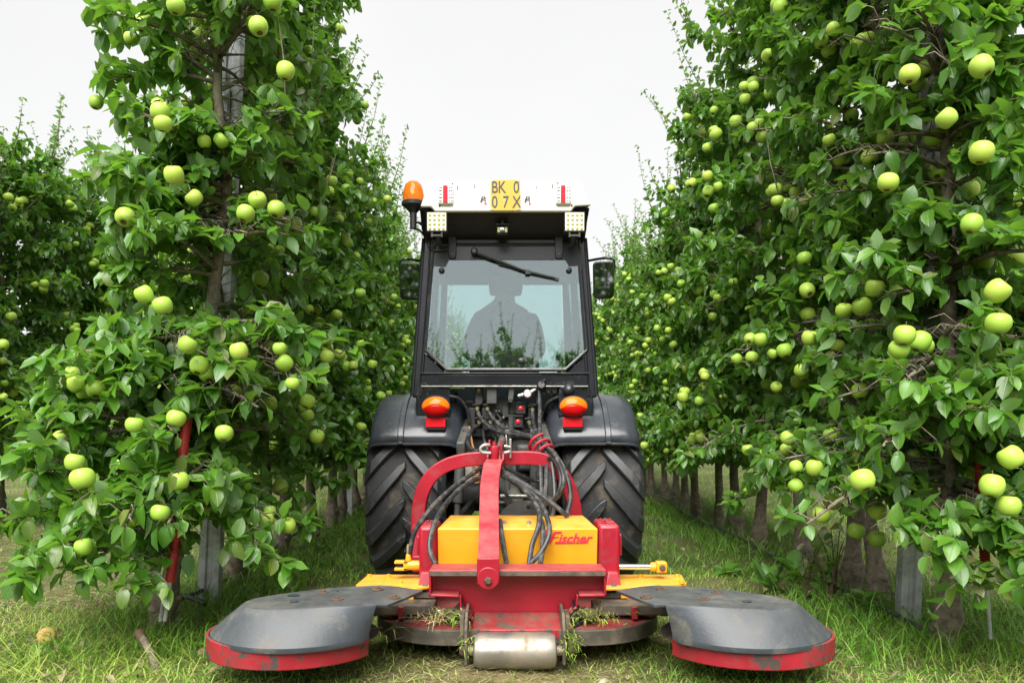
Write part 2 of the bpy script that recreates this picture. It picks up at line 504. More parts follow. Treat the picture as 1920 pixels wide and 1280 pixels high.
# ------------------------------------------------------------------ ground
def ground_z(x, y):
    return (0.014 * np.sin(x * 2.1 + 1.3) * np.cos(y * 1.7) + 0.010 * np.sin(x * 5.3 + y * 3.1) + .006 * np.sin(y * 9 - x * 7)) * 0.9 - 0.012

def axis_steps(lo, hi, inner_lo, inner_hi, step, grow=1.35):
    a = list(np.arange(inner_lo, inner_hi + 1e-6, step))
    s = step
    while a[-1] < hi: s *= grow; a.append(a[-1] + s)
    s = step
    while a[0] > lo: s *= grow; a.insert(0, a[0] - s)
    return np.array(a)
gx = axis_steps(-400, 400, -6, 6, .12); gy = axis_steps(-200, 900, 1.5, 12, .12)
X, Y = np.meshgrid(gx, gy)
fade = np.clip(1 - np.maximum(np.abs(X) / 14, np.abs(Y - 6) / 20), 0, 1)
Z = ground_z(X, Y) * fade
nx, ny = len(gx), len(gy)
gv = np.stack([X.ravel(), Y.ravel(), Z.ravel()], 1)
ii = np.arange(nx * ny).reshape(ny, nx)
gf = np.stack([ii[:-1, :-1].ravel(), ii[:-1, 1:].ravel(), ii[1:, 1:].ravel(), ii[1:, :-1].ravel()], 1)
def np_mesh(name, verts, faces, mat, uv=None, smooth=True, mats=None, mi=None):
    """verts (n,3), faces (m,k) as numpy arrays"""
    me = bpy.data.meshes.new(name)
    m, k = faces.shape
    me.vertices.add(len(verts)); me.vertices.foreach_set('co', np.ascontiguousarray(verts, dtype=np.float32).ravel())
    me.loops.add(m * k); me.loops.foreach_set('vertex_index', np.ascontiguousarray(faces, dtype=np.int32).ravel())
    me.polygons.add(m)
    me.polygons.foreach_set('loop_start', np.arange(0, m * k, k, dtype=np.int32))
    if uv is not None:
        l = me.uv_layers.new(name='UVMap')
        l.data.foreach_set('uv', np.ascontiguousarray(uv[faces.ravel()], dtype=np.float32).ravel())
    for x in (mats or [mat]): me.materials.append(x)
    if mi is not None: me.polygons.foreach_set('material_index', np.ascontiguousarray(mi, dtype=np.int32))
    me.update(calc_edges=True)
    if smooth: me.polygons.foreach_set('use_smooth', np.ones(m, dtype=bool))
    return me
go = bpy.data.objects.new('ground', np_mesh('ground', gv, gf, M['ground']))
COL.objects.link(go)
tag(go, 'mown grassy orchard ground with dry clippings and bare patches', kind='structure')
# ------------------------------------------------------------------ leaves, apples, apple trees
NLT = 6
def leaf_template(k, rows):
    r = random.Random(100 + k)
    fold = (.22, .38, .14, .28, .55, .30)[k]; droop = (.22, .12, .36, -.08, .30, .55)[k]; wid = (.33, .30, .34, .29, .32, .31)[k]; tw = (.0, .25, -.3, .12, -.15, .35)[k]
    V = [(0, -.28, .05)]; UV = [(.5, 0)]
    for v, w in rows:
        for u in (-1, 0, 1):
            x = u * w * wid
            z = abs(u) * w * wid * fold * 1.4 - droop * v * v + tw * u * w * wid * v
            z += .025 * r.uniform(-1, 1) if u else 0
            V.append((x, v - .06 * abs(u), z)); UV.append((.5 + .5 * u * w, v))
    V.append((0, 1.0, -droop)); UV.append((.5, 1))
    Fc = [(0, 2, 1), (0, 3, 2)]
    n = len(rows)
    for i in range(n - 1):
        a = 1 + i * 3
        for j in range(2):
            Fc += [(a + j, a + j + 1, a + j + 4), (a + j, a + j + 4, a + j + 3)]
    a = 1 + (n - 1) * 3
    Fc += [(a, a + 1, a + 3), (a + 1, a + 2, a + 3)]
    return np.array(V, float), np.array(Fc, int), np.array(UV, float)
LT = [leaf_template(k, [(0.0, .05), (.13, .66), (.34, 1.0), (.62, .97), (.86, .60)]) for k in range(NLT)]
LTM = [leaf_template(k, [(0.0, .10), (.24, .94), (.70, .90)]) for k in range(NLT)]    # leaves in the mass of a crown
LEAF_MESH = [np_mesh('leaf', v, f, M['leaf'], uv) for v, f, uv in LT]
LEAF_MESH_DRY = [np_mesh('withered_leaf', v, f, M['leaf_dry'], uv) for v, f, uv in LT]
WEED_MESH = [np_mesh('weed_leaf', v, f, M['weed'], uv) for v, f, uv in LT]

def leaf_frames(pos, d, nrm):
    """rotation matrices (n,3,3) with columns x, y=d, z=nrm"""
    d = d / np.linalg.norm(d, axis=1, keepdims=True)
    x = np.cross(d, nrm); x /= (np.linalg.norm(x, axis=1, keepdims=True) + 1e-9)
    z = np.cross(x, d)
    return np.stack([x, d, z], 2)

def leaves_mesh(name, pos, Rm, size, tid, mat):
    vs, fs, uvs, b = [], [], [], 0
    for k in range(NLT):
        s = tid == k
        n = int(s.sum())
        if not n: continue
        V, Fc, UV = LTM[k]
        W = np.einsum('nij,vj->nvi', Rm[s], V) * size[s][:, None, None] + pos[s][:, None, :]
        vs.append(W.reshape(-1, 3)); fs.append((Fc[None] + (np.arange(n) * len(V))[:, None, None] + b).reshape(-1, 3))
        uvs.append(np.tile(UV, (n, 1))); b += n * len(V)
    return np_mesh(name, np.concatenate(vs), np.concatenate(fs), mat, np.concatenate(uvs))

def apple_mesh(k):
    r = random.Random(k)
    ns, n = 11, 16
    V, Fc, mi = [], [], []
    tall = (1.0, .94, 1.06)[k]
    for i in range(ns + 1):
        a = math.pi * i / ns                      # 0 top (stem end) .. pi bottom
        rr = math.sin(a) ** .86 * .5 * (1.0 + .05 * math.cos(a))
        z = math.cos(a) * .50 * tall
        rr = max(rr, .001)
        if a < .75: z -= .16 * (1 - a / .75) ** 1.6
        if a > 2.55: z += .10 * ((a - 2.55) / (math.pi - 2.55)) ** 1.5
        for j in range(n):
            b = 2 * math.pi * j / n
            lob = 1 + .022 * math.cos(5 * b) * (a / math.pi) + .02 * math.cos(b + k)
            V.append((rr * lob * math.cos(b), rr * lob * math.sin(b), z))
    for i in range(ns):
        for j in range(n):
            l = (j + 1) % n
            Fc.append((i * n + j, (i + 1) * n + j, (i + 1) * n + l, i * n + l)); mi.append(1 if i == ns - 1 else 0)
    b = len(V)                                    # stem
    for h, q in ((.28, .025), (.5, .018), (.66, .024)):
        for j in range(5):
            a = 2 * math.pi * j / 5
            V.append((q * math.cos(a) + (h - .28) * .25, q * math.sin(a), h))
    for i in range(2):
        for j in range(5):
            l = (j + 1) % 5
            Fc.append((b + i * 5 + j, b + i * 5 + l, b + i * 5 + 5 + l, b + i * 5 + 5 + j)); mi.append(1)
    return np_mesh('apple', np.array(V), np.array(Fc), None, mats=[M['apple'], M['apple_stem']], mi=np.array(mi))
APPLE = [apple_mesh(k) for k in range(3)]
APV = [(np.array([v.co for v in m.vertices]), np.array([p.vertices[:] for p in m.polygons]), np.array([p.material_index for p in m.polygons])) for m in APPLE]

class Tree: pass

def unit(v): return v / (np.linalg.norm(v) + 1e-9)

def grow_tree(seed, height=3.6, zlow=.5, rad=.52, shoots=8, nlimb=60, apples=22, lean=(0.0, 0.0), extra=(), leafsize=.073, trunk_r=.036, sparse=0.0, bendz=3.5, spurs=None, windows=()):
    r = random.Random(seed)
    T = Tree(); wood = MB(); L = []; fruit = []
    wob = [(r.uniform(-.03, .03), r.uniform(-.03, .03)) for _ in range(9)]
    def trunk_at(z):
        t = z / height; tl = min(1.0, max(0.0, z) / bendz)
        k = min(7.999, max(0, t * 8)); i = int(k); f = k - i
        return np.array([lean[0] * tl + wob[i][0] * (1 - f) + wob[i + 1][0] * f, lean[1] * tl + wob[i][1] * (1 - f) + wob[i + 1][1] * f, z])
    # trunk with its knobbly graft union at the foot
    zs = [-.05, .02, .07, .12, .17, .24, .5, 1.0, 1.5, 2.0, 2.5, 3.0, 3.4]
    rs = [1.55, 1.45, 1.6, 1.85, 1.45, 1.12, 1.0, .94, .86, .74, .6, .42, .26]
    pts = [trunk_at(z) for z in zs if z < height * .95]
    rads = [trunk_r * q * (1 + r.uniform(-.06, .06)) for q in rs[:len(pts)]]
    wood.tube([tuple(p) for p in pts], rads, 9)
    for _ in range(4):                            # burr knobs
        a = r.uniform(0, 6.28); z = r.uniform(.04, .15); p = trunk_at(z)
        q = p + np.array([math.cos(a), math.sin(a), 0]) * trunk_r * 1.3
        wood.tube([tuple(p), tuple(q), tuple(q + np.array([math.cos(a), math.sin(a), -.3]) * trunk_r * .7)], [trunk_r * .9, trunk_r * .8, trunk_r * .25], 6)
    ztop = height - .15
    def leaf(p, d, size, up=1.0):
        n = np.array([r.gauss(0, .42), r.gauss(0, .42), up]) + unit(np.array([d[0], d[1], 0])) * .35
        L.append((p, unit(d), unit(n), size * r.uniform(.72, 1.18), r.randrange(NLT)))
    def rosette(p, d, k, size):
        A = unit(np.cross(d, [0.13, .2, .97])); B = np.cross(d, A)
        a0 = r.uniform(0, 6.28)
        for i in range(k):
            a = a0 + 2.4 * i
            q = A * math.cos(a) + B * math.sin(a)
            leaf(p + q * .012, q * .85 + d * .35 + np.array([0, 0, -.38 + r.gauss(0, .2)]), size)
    def limb(z, az, Ln, elev, droop, thick=1.0):
        if any(a < z < b for a, b in windows) and (math.degrees(az) - 185) % 360 < 200: return trunk_at(z), np.array([math.cos(az), math.sin(az), 0.0])
        base = trunk_at(z)
        out = np.array([math.cos(az), math.sin(az), 0.0]); side = np.array([-out[1], out[0], 0.0])
        bend = r.uniform(-.25, .25)
        def P(t): return base + out * Ln * t + side * bend * Ln * t * t + np.array([0, 0, math.tan(elev) * Ln * t - droop * Ln * t * t])
        n = 6
        lr = (.008 + .009 * Ln) * thick
        wood.tube([tuple(P(i / (n - 1))) for i in range(n)], [lr, lr * .3], 5)
        n2 = max(4, int(Ln / .040))
        for i in range(n2):
            t = .18 + .82 * (i + r.random()) / n2
            p = P(t); sgn = 1 if i % 2 else -1
            if r.random() < sparse: continue
            d = unit(out * r.uniform(.2, .9) + side * sgn * r.uniform(.3, 1.0) + np.array([0, 0, r.uniform(-.25, .75)]))
            tl = r.uniform(.05, .17) * (1.15 - .3 * t)
            e = p + d * tl + np.array([0, 0, -.18 * tl])
            wood.tube([tuple(p), tuple(p + d * tl * .5 + np.array([0, 0, .02])), tuple(e)], [lr * .24, .0012], 3)
            m = max(1, int(tl / .024))
            for j in range(m):
                q = p + (e - p) * ((j + .6) / m)
                a = 2.4 * j + r.random() * 1.5
                sd = unit(np.cross(d, [0, 0, 1.0])) if abs(d[2]) < .98 else side
                ud = np.cross(sd, d)
                leaf(q, d * .45 + sd * math.cos(a) + ud * math.sin(a) * .6 + np.array([0, 0, -.30]), leafsize)
            rosette(e, d, r.choice((3, 4, 5, 6)), leafsize)
            fruit.append((e, d, t))
        for i in range(int(Ln / .03)):
            t = .1 + .9 * r.random(); a = r.uniform(0, 6.28)
            leaf(P(t), side * math.cos(a) + out * .3 + np.array([0, 0, math.sin(a) * .7 - .2]), leafsize)
        rosette(P(1.0), out, 6, leafsize)
        return P(1.0), out
    ends = []
    for i in range(nlimb):
        f = (i + .5) / nlimb
        z = zlow + (ztop - zlow) * f
        az = 2.4 * i + r.uniform(-.5, .5)
        Ln = rad * (1.08 - .50 * f) * r.uniform(.72, 1.10)
        elev = R(r.uniform(-4, 22) + 26 * f)
        e, out = limb(z, az, Ln, elev, r.uniform(.15, .55) * (1 - .5 * f))
        ends.append((f, e, out))
    for i in range(spurs or nlimb // 2):                   # short spurs that clothe the stem
        z = r.uniform(zlow, ztop); limb(z, r.uniform(0, 6.28), r.uniform(.12, .28), R(r.uniform(-5, 35)), .3, .7)
    for (z, azd, Ln, eld, droop) in extra:
        limb(z, R(azd), Ln, R(eld), droop, 1.2)
    # long feathery shoots, mostly from the head of the tree
    for i in range(shoots):
        hi = [x for x in ends if x[0] > .62] if r.random() < .75 else [x for x in ends if x[0] > .3]
        f, p, out = r.choice(hi)
        Ls = r.uniform(.30, .75) * (.6 + .5 * f)
        d = unit(out * r.uniform(.05, .75) + np.array([r.gauss(0, .12), r.gauss(0, .12), 1.0]))
        e = p + d * Ls
        wood.tube([tuple(p), tuple(p + d * Ls * .5 + out * .02), tuple(e)], [.005, .0015], 4)
        m = int(Ls / .028)
        for j in range(m):
            q = p + (e - p) * ((j + 1) / m); a = 2.4 * j
            A = unit(np.cross(d, [1, .2, 0])); B = np.cross(d, A)
            leaf(q, d * .55 + A * math.cos(a) + B * math.sin(a), leafsize * (.82 - .38 * j / m), .5)
        rosette(e, d, 3, leafsize * .4)
    T.wood = wood
    T.pos = np.array([l[0] for l in L]); d = np.array([l[1] for l in L]); nn = np.array([l[2] for l in L])
    T.size = np.array([l[3] for l in L]); T.tid = np.array([l[4] for l in L])
    T.rot = leaf_frames(T.pos, d, nn)
    # apples hang below the outer spurs, some in pairs and threes
    r.shuffle(fruit)
    T.apples = []
    for (p, d, t) in fruit:
        if len(T.apples) >= apples: break
        if t < .45 or p[2] < zlow - .15: continue
        for c in range(r.choice((1, 1, 1, 1, 1, 2, 2, 3))):
            dia = r.uniform(.056, .083)
            q = p + unit(np.array([d[0], d[1], 0])) * r.uniform(.05, .12) + np.array([r.gauss(0, .035), r.gauss(0, .035), -.045 - .06 * c * r.random()])
            if math.hypot(q[0] - lean[0], q[1] - lean[1]) > rad * 1.18 + .05 or q[2] > height - .35: continue
            T.apples.append((q, dia, r.randrange(3), r.uniform(0, 6.28), r.gauss(0, .35), r.gauss(0, .35)))
    T.keep0 = np.ones(len(T.pos), bool)
    mid = T.pos + T.rot[:, :, 1] * (T.size * .5)[:, None]
    for a in T.apples:                            # an apple has pushed the leaves outside it apart
        o = np.array([a[0][0] - lean[0], a[0][1] - lean[1], 0.0]); o = unit(o)
        rel = mid - a[0]; al = rel @ o
        T.keep0 &= ~((al > -.03) & (al < .50) & (np.linalg.norm(rel - al[:, None] * o, axis=1) < .066))
    k_ = T.keep0
    T.pos, T.rot, T.size, T.tid = T.pos[k_], T.rot[k_], T.size[k_], T.tid[k_]
    return T

def link_child(name, data, parent, kind=None):
    o = bpy.data.objects.new(name, data); COL.objects.link(o); o.parent = parent
    if kind: o['kind'] = kind
    return o

def wood_mesh(T):
    me = bpy.data.meshes.new('trunk'); me.from_pydata(T.wood.v, [], T.wood.f); me.materials.append(M['bark'])
    me.polygons.foreach_set('use_smooth', [True] * len(me.polygons))
    return me

def apples_mesh(T):
    vs, fs, ms, b = [], [], [], 0
    for (q, dia, k, rz, rx, ry) in T.apples:
        V, Fc, mi = APV[k]
        m = np.array((Matrix.Rotation(rz, 3, 'Z') @ Matrix.Rotation(rx, 3, 'X') @ Matrix.Rotation(ry, 3, 'Y')))
        vs.append(V @ m.T * dia + q); fs.append(Fc + b); ms.append(mi); b += len(V)
    return np_mesh('apples', np.concatenate(vs), np.concatenate(fs), None, mats=[M['apple'], M['apple_stem']], mi=np.concatenate(ms))

def add_apples(root, apples):
    for (q, dia, k, rz, rx, ry) in apples:
        o = link_child('apple', APPLE[k], root)
        o.location = q; o.rotation_euler = (rx, ry, rz); o.scale = (dia, dia, dia)

XL, XR, XL2, XR2 = -1.60, 1.90, -5.05, 5.35       # the tree rows
ORD = ['first', 'second', 'third', 'fourth', 'fifth', 'sixth', 'seventh', 'eighth', 'ninth', 'tenth', 'eleventh', 'twelfth', 'thirteenth', 'fourteenth', 'fifteenth',
       'sixteenth', 'seventeenth', 'eighteenth', 'nineteenth', 'twentieth', 'twenty-first', 'twenty-second', 'twenty-third', 'twenty-fourth', 'twenty-fifth',
       'twenty-sixth', 'twenty-seventh', 'twenty-eighth', 'twenty-ninth', 'thirtieth', 'thirty-first', 'thirty-second', 'thirty-third', 'thirty-fourth', 'thirty-fifth', 'thirty-sixth']

def tree_root(x, y, label, group, rz=0, sc=1.0):
    o = thing('apple_tree', (x, y, 0), label, 'tree', group)
    o.rotation_euler = (0, 0, rz); o.scale = (sc, sc, sc)
    return o

near = []      # (root, Tree, x, y)
rl_ = random.Random(5)
LOWL = tuple((rl_.uniform(.56, 1.4), rl_.uniform(175, 345), rl_.uniform(.40, .72), rl_.uniform(-6, 10), rl_.uniform(.1, .35)) for _ in range(26))
LOWR = tuple((rl_.uniform(.48, 1.5), rl_.uniform(190, 350), rl_.uniform(.35, .66), rl_.uniform(-6, 10), rl_.uniform(.1, .35)) for _ in range(18))
MIDL = tuple((rl_.uniform(*rl_.choice(((1.62, 2.2), (1.62, 2.2), (2.54, 3.5), (1.0, 1.38)))), rl_.uniform(195, 345), rl_.uniform(.28, .5), rl_.uniform(-2, 22), rl_.uniform(.15, .45)) for _ in range(44))
MIDR = tuple((rl_.uniform(1.5, 3.6), rl_.uniform(190, 350), rl_.uniform(.3, .58), rl_.uniform(-2, 20), rl_.uniform(.15, .45)) for _ in range(26))
GL = 'apple trees in the row left of the tractor'
GR = 'apple trees in the row right of the tractor'
LEFT_NEAR = [
    (3.57, 'front apple tree of the left row, leafy low branches over the corrugated red tube', dict(seed=11, height=4.0, zlow=.55, rad=.60, nlimb=86, apples=44, windows=((2.26, 2.52), (1.42, 1.60)), spurs=105, leafsize=.076, lean=(.27, .06), bendz=1.7, shoots=7, sparse=.05,
        extra=((.62, 215, .95, -2, .12), (.55, 240, .80, 5, .3), (.70, 268, .80, 5, .25), (.50, 288, .62, -6, .2), (.78, 190, .78, 8, .2), (.60, 310, .6, -4, .3), (.9, 230, .7, 8, .25), (.95, 280, .66, 5, .2), (1.15, 200, .6, 10, .2), (2.55, 175, .5, 36, .1)) + LOWL + MIDL)),
    (4.55, 'second apple tree of the left row, just beyond the left grey post', dict(seed=12, height=4.1, shoots=16, zlow=.68, rad=.60, apples=66)),
    (5.10, 'third apple tree of the left row, trunk next after the one beyond the grey post', dict(seed=13, height=4.1, shoots=18, zlow=.68, rad=.66, apples=66)),
    (5.55, 'fourth apple tree of the left row counted from the row end', dict(seed=14, height=4.2, shoots=20, zlow=.68, rad=.66, apples=66)),
    (6.27, 'fifth apple tree of the left row counted from the row end', dict(seed=15, height=4.0, zlow=.66, rad=.56, apples=66)),
]
RIGHT_NEAR = [
    (3.30, 'front apple tree of the right row with big green apples over tall grass', dict(seed=21, height=4.2, zlow=.55, rad=.62, nlimb=80, spurs=90, leafsize=.076, apples=12, lean=(-.02, .05), shoots=8,
        extra=((.62, 235, .72, 0, .2), (.55, 265, .66, -4, .25), (.75, 200, .78, 2, .3), (.68, 290, .7, 4, .3), (.9, 215, .75, 8, .2), (.52, 300, .5, -8, .2), (.85, 320, .65, 4, .2), (2.7, 335, .6, 10, .2), (2.2, 350, .62, 12, .3), (1.1, 250, .6, 5, .2)) + LOWR + MIDR)),
    (4.00, 'second apple tree of the right row, behind the right grey post with a knobbly foot', dict(seed=22, height=4.2, zlow=.66, rad=.60, apples=62, shoots=9)),
    (4.29, 'third apple tree of the right row, standing close beside the knobbly footed one', dict(seed=23, height=4.3, zlow=.66, rad=.56, apples=62, shoots=9)),
    (4.96, 'fourth apple tree of the right row, behind the dry brown weed stalks', dict(seed=24, height=4.5, zlow=.66, rad=.74, apples=40, shoots=30)),
    (5.80, 'fifth apple tree of the right row counted from the row end', dict(seed=25, height=4.3, zlow=.66, rad=.74, apples=76, shoots=28)),
    (6.40, 'sixth apple tree of the right row counted from the row end', dict(seed=26, height=3.6, zlow=.66, rad=.68, apples=66, shoots=20)),
]
# apples of the two front trees that the photo shows singly: pixel position and apparent width
AP_L = [(330,12,34),(355,76,32),(371,100,32),(485,50,36),(470,32,30),(535,133,34),(300,210,36),(306,232,34),(326,328,36),(430,346,28),(400,393,30),(438,410,30),(460,400,34),(483,375,34),(505,368,30),(550,420,32),(488,523,30),(270,552,34),(305,573,36),(448,658,34),(326,640,28),(224,795,32),(252,796,34),(330,784,36),(420,812,34),(505,757,30),(155,897,46),(140,866,36),(336,901,36),(300,961,36),(525,913,30),(530,685,28),(508,650,24),(157,1025,34),(440,733,26)]
AP_R = [(1635,40,28),(1555,95,28),(1705,140,38),(1735,130,34),(1725,158,30),(1840,125,42),(1775,222,38),(1798,245,34),(1750,258,34),(1702,261,30),(1660,258,32),(1597,217,26),(1630,295,30),(1575,300,26),(1840,286,44),(1758,322,34),(1665,342,38),(1820,355,32),(1822,420,38),(1905,485,36),(1845,490,34),(1870,545,44),(1872,606,46),(1696,628,40),(1686,654,38),(1583,582,32),(1616,575,36),(1515,590,28),(1640,540,36),(1570,648,28),(1725,690,30),(1617,900,46),(1860,910,44),(1895,857,44),(1892,948,42),(1560,940,32),(1540,965,34),(1645,957,34),(1605,995,32),(1645,1010,32),(1613,733,32),(1560,815,32),(1453,355,26),(1475,352,24),(1447,330,24),(1412,155,24),(1380,228,24)]
def seen_apples(lst, rows, X0):
    out = {}
    for (px, py, w) in lst:
        D = .083 * F / w
        # hang it on the shell of the tree that stands there
        best = min(range(len(rows)), key=lambda i: abs(rows[i][0] - .42 - D))
        kw = rows[best][2]; D = min(max(D, rows[best][0] - .72), rows[best][0] + .1)
        if py >= 780: D = min(D, rows[best][0] - (.64 if best == 0 else .5))
        for _ in range(3):
            dx = (px - CX) * D / F - X0 - kw.get('lean', (0, 0))[0]
            sh = kw['rad'] * 1.0 + .07
            D = max(rows[best][0] - math.sqrt(max(.02, sh * sh - dx * dx)), D - .25) if py < 780 else D
        p = at(px, py, D)
        dia = w * D / F
        out.setdefault(best, []).append((np.array([p.x - X0, D - rows[best][0], p.z]), min(dia, .095), rng.randrange(3), rng.uniform(0, 6.28), rng.gauss(0, .3), rng.gauss(0, .3)))
    return out

for rows, X0, grp, lst in ((LEFT_NEAR, XL, GL, AP_L), (RIGHT_NEAR, XR, GR, AP_R)):
    seen = seen_apples(lst, rows, X0)
    for i, (D, label, kw) in enumerate(rows):
        T = grow_tree(**kw)
        root = tree_root(X0, D, label, grp)
        link_child('trunk', wood_mesh(T), root)
        T.apples += seen.get(i, [])
        # leaves right in front of an apple that hangs in the open are thinned out
        T.keep = np.ones(len(T.pos), bool)
        T.open_d = [a[1] for a in seen.get(i, [])]
        T.open_ap = np.array([a[0] for a in seen.get(i, [])]).reshape(-1, 3) + np.array([X0, D, 0])
        add_apples(root, T.apples)
        near.append((root, T, X0, D))
# leaves are thinned where the photograph looks through to an apple, to a post or to a stem
CLEAR = []
for (root, T, X0, D) in near:
    CLEAR += [(p, dd * .5 + .026, .96, .5) for p, dd in zip(T.open_ap, T.open_d)]
    CLEAR += [(a[0] + np.array([X0, D, 0]), .050, .8, .2) for a in T.apples[::2] if a[0][1] < .15]
CLEAR += [(np.array(at(x, y, Y)), r_, .93, 0) for (x, y, Y, r_) in
          [(439 - k * 1.2, 100 + k * 14, 4.1, .065) for k in range(9)] + [(424 - k, 480 + k * 13, 4.1, .042) for k in range(9)] +
          [(394, 990 + k * 15, 4.1, .05) for k in range(8)] + [(400, 120 + k * 14, 3.55, .03) for k in range(6)] + [(394, 470 + k * 14, 3.55, .035) for k in range(5)] +
          [(1788, 430 + k * 14, 3.28, .026) for k in range(18)] + [(1745, 475 + k * 12, 3.65, .03) for k in range(4)] + [(1752, 60 + k * 12, 3.65, .04) for k in range(6)] + [(1700, 1050 + k * 14, 3.6, .05) for k in range(6)] +
          [(346, 805 + k * 12, 3.2, .028) for k in range(4)] + [(320, 1050 + k * 12, 3.15, .035) for k in range(4)] + [(1846, 1040 + k * 12, 3.05, .035) for k in range(3)]]
cpos = np.array([0, 0, H]); sd = np.array(sdir)
rs = np.random.RandomState(77)
MID = [T.pos + np.array([X0, D, 0]) + T.rot[:, :, 1] * (T.size * .45)[:, None] for (root, T, X0, D) in near]
for (a, rad_, pr, ps) in CLEAR:
    va = a - cpos; da = np.linalg.norm(va); ua = va / da
    for k, (root, T, X0, D) in enumerate(near):
        if (X0 < 0) != (a[0] < 0): continue
        perp = np.full(len(MID[k]), 9.0); al = None
        for f_ in (-.40, 0.0, .45):
            rel = MID[k] + T.rot[:, :, 1] * (T.size * f_)[:, None] - cpos
            q_ = rel @ ua
            perp = np.minimum(perp, np.linalg.norm(rel - q_[:, None] * ua, axis=1))
            al = q_ if al is None else np.minimum(al, q_)
        hide = (al < da) & (perp < rad_ * .92) & (rs.rand(len(rel)) < pr)
        if ps:
            rel = MID[k] - a; al = rel @ sd
            perp = np.linalg.norm(rel - al[:, None] * sd, axis=1)
            hide |= (al > 0) & (al < .30) & (perp < .05) & (rs.rand(len(rel)) < ps)
        T.keep &= ~hide
print('LEAVES', [len(n_[1].pos) for n_ in near])

# the leaves of the nearest trees that show largest are leaves one by one, the rest of a crown is one mass
PX = []
for (root, T, X0, D) in near:
    mid = T.pos + T.rot[:, :, 1] * (T.size * .5)[:, None] + np.array([X0, D, 0])
    v = mid - np.array([0, 0, H]); dist = np.linalg.norm(v, axis=1)
    area = np.abs(np.einsum('ij,ij->i', T.rot[:, :, 2], v / dist[:, None])) * (T.size * F / v[:, 1]) ** 2
    PX.append((CX + mid[:, 0] * F / mid[:, 1], CY - (mid[:, 2] - H) * F / mid[:, 1], mid[:, 1], area))
cell = 16
zb = np.full((1280 // cell + 1, 1920 // cell + 1), 1e9)
for (px, py, dep, area), (root, T, _, _) in zip(PX, near):
    ok = T.keep & (px >= 0) & (px < 1920) & (py >= 0) & (py < 1280)
    np.minimum.at(zb, ((py[ok] // cell).astype(int), (px[ok] // cell).astype(int)), dep[ok])
PER_TREE = [290, 270, 180, 120, 90, 290, 280, 220, 180, 130, 90]
for (px, py, dep, area), (root, T, X0, D), cap in zip(PX, near, PER_TREE):
    ok = T.keep & (px >= 0) & (px < 1920) & (py >= 0) & (py < 1280)
    vis = np.zeros(len(px), bool)
    ix = np.where(ok)[0]
    vis[ix] = dep[ix] < zb[(py[ix] // cell).astype(int), (px[ix] // cell).astype(int)] + .05
    score = np.where(vis, area, -1)
    top = np.argsort(-score)[:cap]; top = top[score[top] > 0]
    rest = T.keep.copy(); rest[top] = False
    link_child('leaves', leaves_mesh('leaves', T.pos[rest], T.rot[rest], T.size[rest], T.tid[rest], M['leaf']), root, 'stuff')
    for i in top:
        o = link_child('leaf', LEAF_MESH[T.tid[i]], root)
        m = Matrix([[*T.rot[i][0]], [*T.rot[i][1]], [*T.rot[i][2]]]).to_4x4()
        o.matrix_basis = Matrix.Translation(Vector(T.pos[i])) @ m @ Matrix.Scale(float(T.size[i]), 4)

# the rest of the rows: six further trees, copied
KINDS_ = []
for k in range(6):
    T = grow_tree(40 + k, height=3.15 + .1 * (k % 3), zlow=.62, rad=.63, apples=72, shoots=20, nlimb=46)
    KINDS_.append((T, wood_mesh(T), leaves_mesh('leaves', T.pos, T.rot, T.size, T.tid, M['leaf']), apples_mesh(T)))
def far_tree(x, y, label, group, k, rz, sc, singles):
    T, wm, lm, am = KINDS_[k]
    root = tree_root(x, y, label, group, rz, sc)
    link_child('trunk', wm, root); link_child('leaves', lm, root, 'stuff')
    if singles: add_apples(root, T.apples)
    else: link_child('apples', am, root, 'stuff')
    return root
def row(X0, ys, start, group, text, scale, singles_to, seed):
    r = random.Random(seed)
    for i, y in enumerate(ys):
        lab = text.replace('#', ORD[start + i])
        far_tree(X0 + r.uniform(-.05, .05), y, lab, group, r.randrange(6), r.choice((0, math.pi)) + r.uniform(-.5, .5), scale * r.uniform(.95, 1.06), y < singles_to)
def spaced(a, b, seed, s=.62):
    r = random.Random(seed); out = []; y = a
    while y < b: out.append(y); y += s * r.uniform(.75, 1.25)
    return out
row(XL, [6.95, 7.35] + spaced(8.3, 22, 3, .66), 5, GL, '# apple tree of the left row counted from the row end', 1.0, 11, 5)
row(XR, [7.06, 7.6, 8.25, 8.9, 9.5] + spaced(10.1, 22, 4, .66), 6, GR, '# apple tree of the right row counted from the row end', .97, 11, 6)
row(XL2, spaced(6.3, 19, 8, .66), 0, 'apple trees in the further row on the left', '# apple tree in the far left row beyond the neighbouring drive row', 1.16, 11, 9)
row(XR2, spaced(8.2, 15, 10, .8), 0, 'apple trees in the further row on the right', '# apple tree in the far right row, glimpsed through the right hand row', 1.16, 0, 11)
for i in range(10):
    far_tree(-3.1 + i * .64 + rng.uniform(-.1, .1), -8.0 + rng.uniform(-.2, .2), 'apple tree across the headland, mirrored dark in the cab rear window', 'apple trees mirrored in the cab rear window', i % 6, rng.uniform(0, 6.28), 1.05 + rng.uniform(-.06, .08), False)
